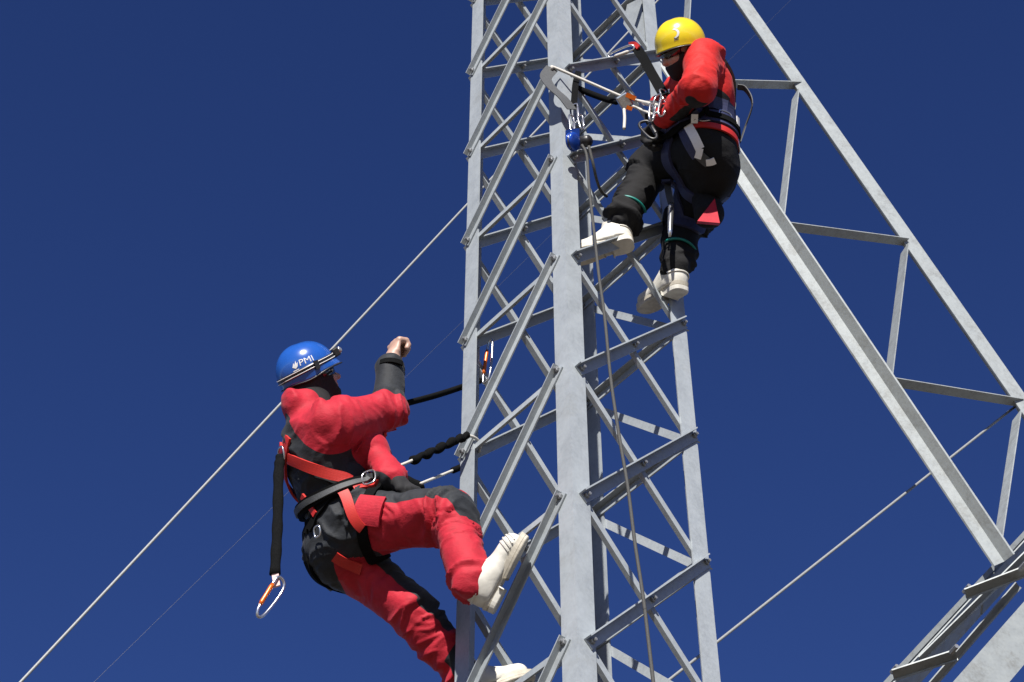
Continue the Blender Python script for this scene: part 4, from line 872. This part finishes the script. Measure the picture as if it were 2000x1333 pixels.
link('pulley_cheek', lathe_mesh([(0.042, 0.006), (0.043, 0.008), (0.041, 0.013), (0.030, 0.018), (0.010, 0.020)], pc, pa, 28), 'bluemetal', t, True)
link('sheave', lathe_mesh([(0.038, -0.006), (0.030, 0.0), (0.038, 0.006)], pc, pa, 24), 'chrome', t, True)
link('becket', box_mesh(at(1118, 262, YP - 0.02), (RI, UP, pa), (0.012, 0.020, 0.024)), 'bluemetal', t)
link('cam_body', lathe_mesh([(0.020, -0.03), (0.028, -0.02), (0.028, 0.02), (0.018, 0.03)], at(1143, 277, YP + 0.03), pa, 14), 'dark', t, True)
# working rope down from the pulley
pts = [(1137, 284), (1146, 305), (1151, 370), (1160, 450), (1170, 540), (1181, 620), (1193, 740), (1209, 850), (1226, 950), (1240, 1060), (1258, 1180), (1276, 1333)]
path = [at(x, y, -0.56 - 0.30 * (y - 284) / 1050) for x, y in pts]; dv = path[-1] - path[-2]; last = path[-1] + dv * (path[-1][2] / -dv[2]) 
t = tag(link('working_rope', tube_mesh(catmull(path + [path[-1] + (last - path[-1]) * 0.5, last], 10), 0.0064, 8), 'ropegrey', None, True), 'grey working rope hanging from the blue pulley down past the bottom edge', 'rope')
path = [at(1150, 286, -0.53), at(1158, 318, -0.50), at(1165, 350, -0.44), at(1174, 374, -0.38), at(1185, 384, -0.33)]
tag(link('short_rope', tube_mesh(catmull(path, 8), 0.007, 8), 'ropegrey', None, True), 'short slack tail of dark rope just right of the blue pulley', 'rope')

# positioning lanyard of the yellow-helmeted climber, from the front leg to the harness
Ts2 = P2['Ts']; yb = Ts2(0.15, -0.08, 0.15)[1]
t = thing('positioning_lanyard', at(1285, 206, yb), 'white rope lanyard with grey-and-orange adjuster from the front mast leg to the yellow-helmeted climber', 'lanyard', 'lanyards')
q0 = at(1084, 133, -0.535); q1 = at(1222, 192, -0.47); q2 = at(1288, 207, yb)
link('rope', tube_mesh(catmull([at(1074, 146, -0.50), at(1078, 134, -0.54), q0, (q0 + q1) / 2, q1, at(1250, 198, -0.48), q2], 8), 0.0072, 8), 'ropewhite', t, True)
link('dark_sleeve', tube_mesh(catmull([at(1126, 172, -0.40), at(1150, 182, -0.40), at(1180, 193, -0.42), at(1207, 201, -0.45)], 8), [0.010] + [0.0155] * 20 + [0.014] * 3 + [0.009], 10), 'webblack', t, True)
ad = link('adjuster', box_mesh(at(1220, 199, -0.475), (unit(RI * 0.8 + UP * 0.5), unit(UP * 0.8 - RI * 0.5), NC), (0.030, 0.036, 0.010)), 'webgrey', t); ad.data.materials.clear(); ad.data.materials.append(M['chrome'])
be = ad.modifiers.new('b', 'BEVEL'); be.width = 0.008; be.segments = 2
link('cam', box_mesh(at(1232, 190, -0.49), (unit(RI * 0.9 - UP * 0.4), unit(UP * 0.9 + RI * 0.4), NC), (0.024, 0.011, 0.012)), 'orange', ad)
link('cam', box_mesh(at(1229, 212, -0.49), (unit(RI * 0.9 - UP * 0.3), unit(UP * 0.9 + RI * 0.3), NC), (0.014, 0.009, 0.012)), 'orange', ad)
link('rope_tail', tube_mesh(catmull([at(1219, 214, -0.47), at(1220, 232, -0.475), at(1219, 252, -0.48)], 8), 0.0075, 8), 'ropewhite', t, True)
link('rope_strand', tube_mesh(catmull([at(1236, 208, -0.48), at(1255, 216, -0.49), at(1280, 226, yb - 0.02)], 8), 0.0065, 8), 'ropewhite', t, True)
carabiner(t, at(1258, 200, -0.50), at(1294, 208, yb - 0.02), unit(NC + UP * 0.4), 0.040, 'chrome', 'chrome', 0.005)
# black webbing lanyard from the brace above to the chest of the same climber
t = thing('webbing_lanyard', at(1240, 96, -0.30), 'broad black webbing lanyard running down to the yellow-helmeted climber\'s chest', 'lanyard', 'lanyards')
yl = Ts2(0.30, -0.05, 0.15)[1]
link('webbing', ribbon_mesh(catmull([at(1241, 92, -0.34), at(1254, 110, -0.36), at(1274, 146, -0.42), at(1297, 186, yl - 0.04)], 8), 0.048, 0.006, NC), 'webblack', t)
link('red_end', ribbon_mesh(catmull([at(1228, 87, -0.35), at(1240, 86, -0.355), at(1247, 94, -0.36)], 5), 0.020, 0.008, NC), 'webred', t)
carabiner(t, at(1238, 92, -0.35), at(1188, 110, -0.30), unit(NC + UP * 0.3), 0.034, 'ropewhite', 'chrome', 0.006)
for i, (x0, y0_, x1, y1_, fx) in enumerate(((1294, 176, 1304, 204, 0.5), (1286, 186, 1280, 222, -0.6), (1300, 196, 1288, 226, 0.2), (1276, 204, 1270, 236, 0.9))):
    g_ = thing('gear_carabiner', at(x0, y0_, yb - 0.06), ('small silver carabiner at the end of the black webbing lanyard', 'silver carabiner clipped beside the white rope, left of the red sleeve', 'silver carabiner at the yellow-helmeted climber\'s waist, against the red cuff', 'silver carabiner hanging just above the black glove')[i], 'carabiner', 'carabiners at the harness')
    carabiner(g_, at(x0, y0_, yb - 0.07 - 0.01 * i), at(x1, y1_, yb - 0.07 - 0.01 * i), unit(NC + RI * fx), 0.040, 'chrome', 'chrome', 0.0048)
g_ = thing('black_carabiner', P2['wrL'], 'large black carabiner held in the yellow-helmeted climber\'s gloved hand', 'carabiner')
carabiner(g_, at(1256, 238, P2['wrL'][1] - 0.06), at(1276, 272, P2['wrL'][1] - 0.07), unit(NC + RI * 0.2), 0.055, 'dark', 'dark', 0.0065)
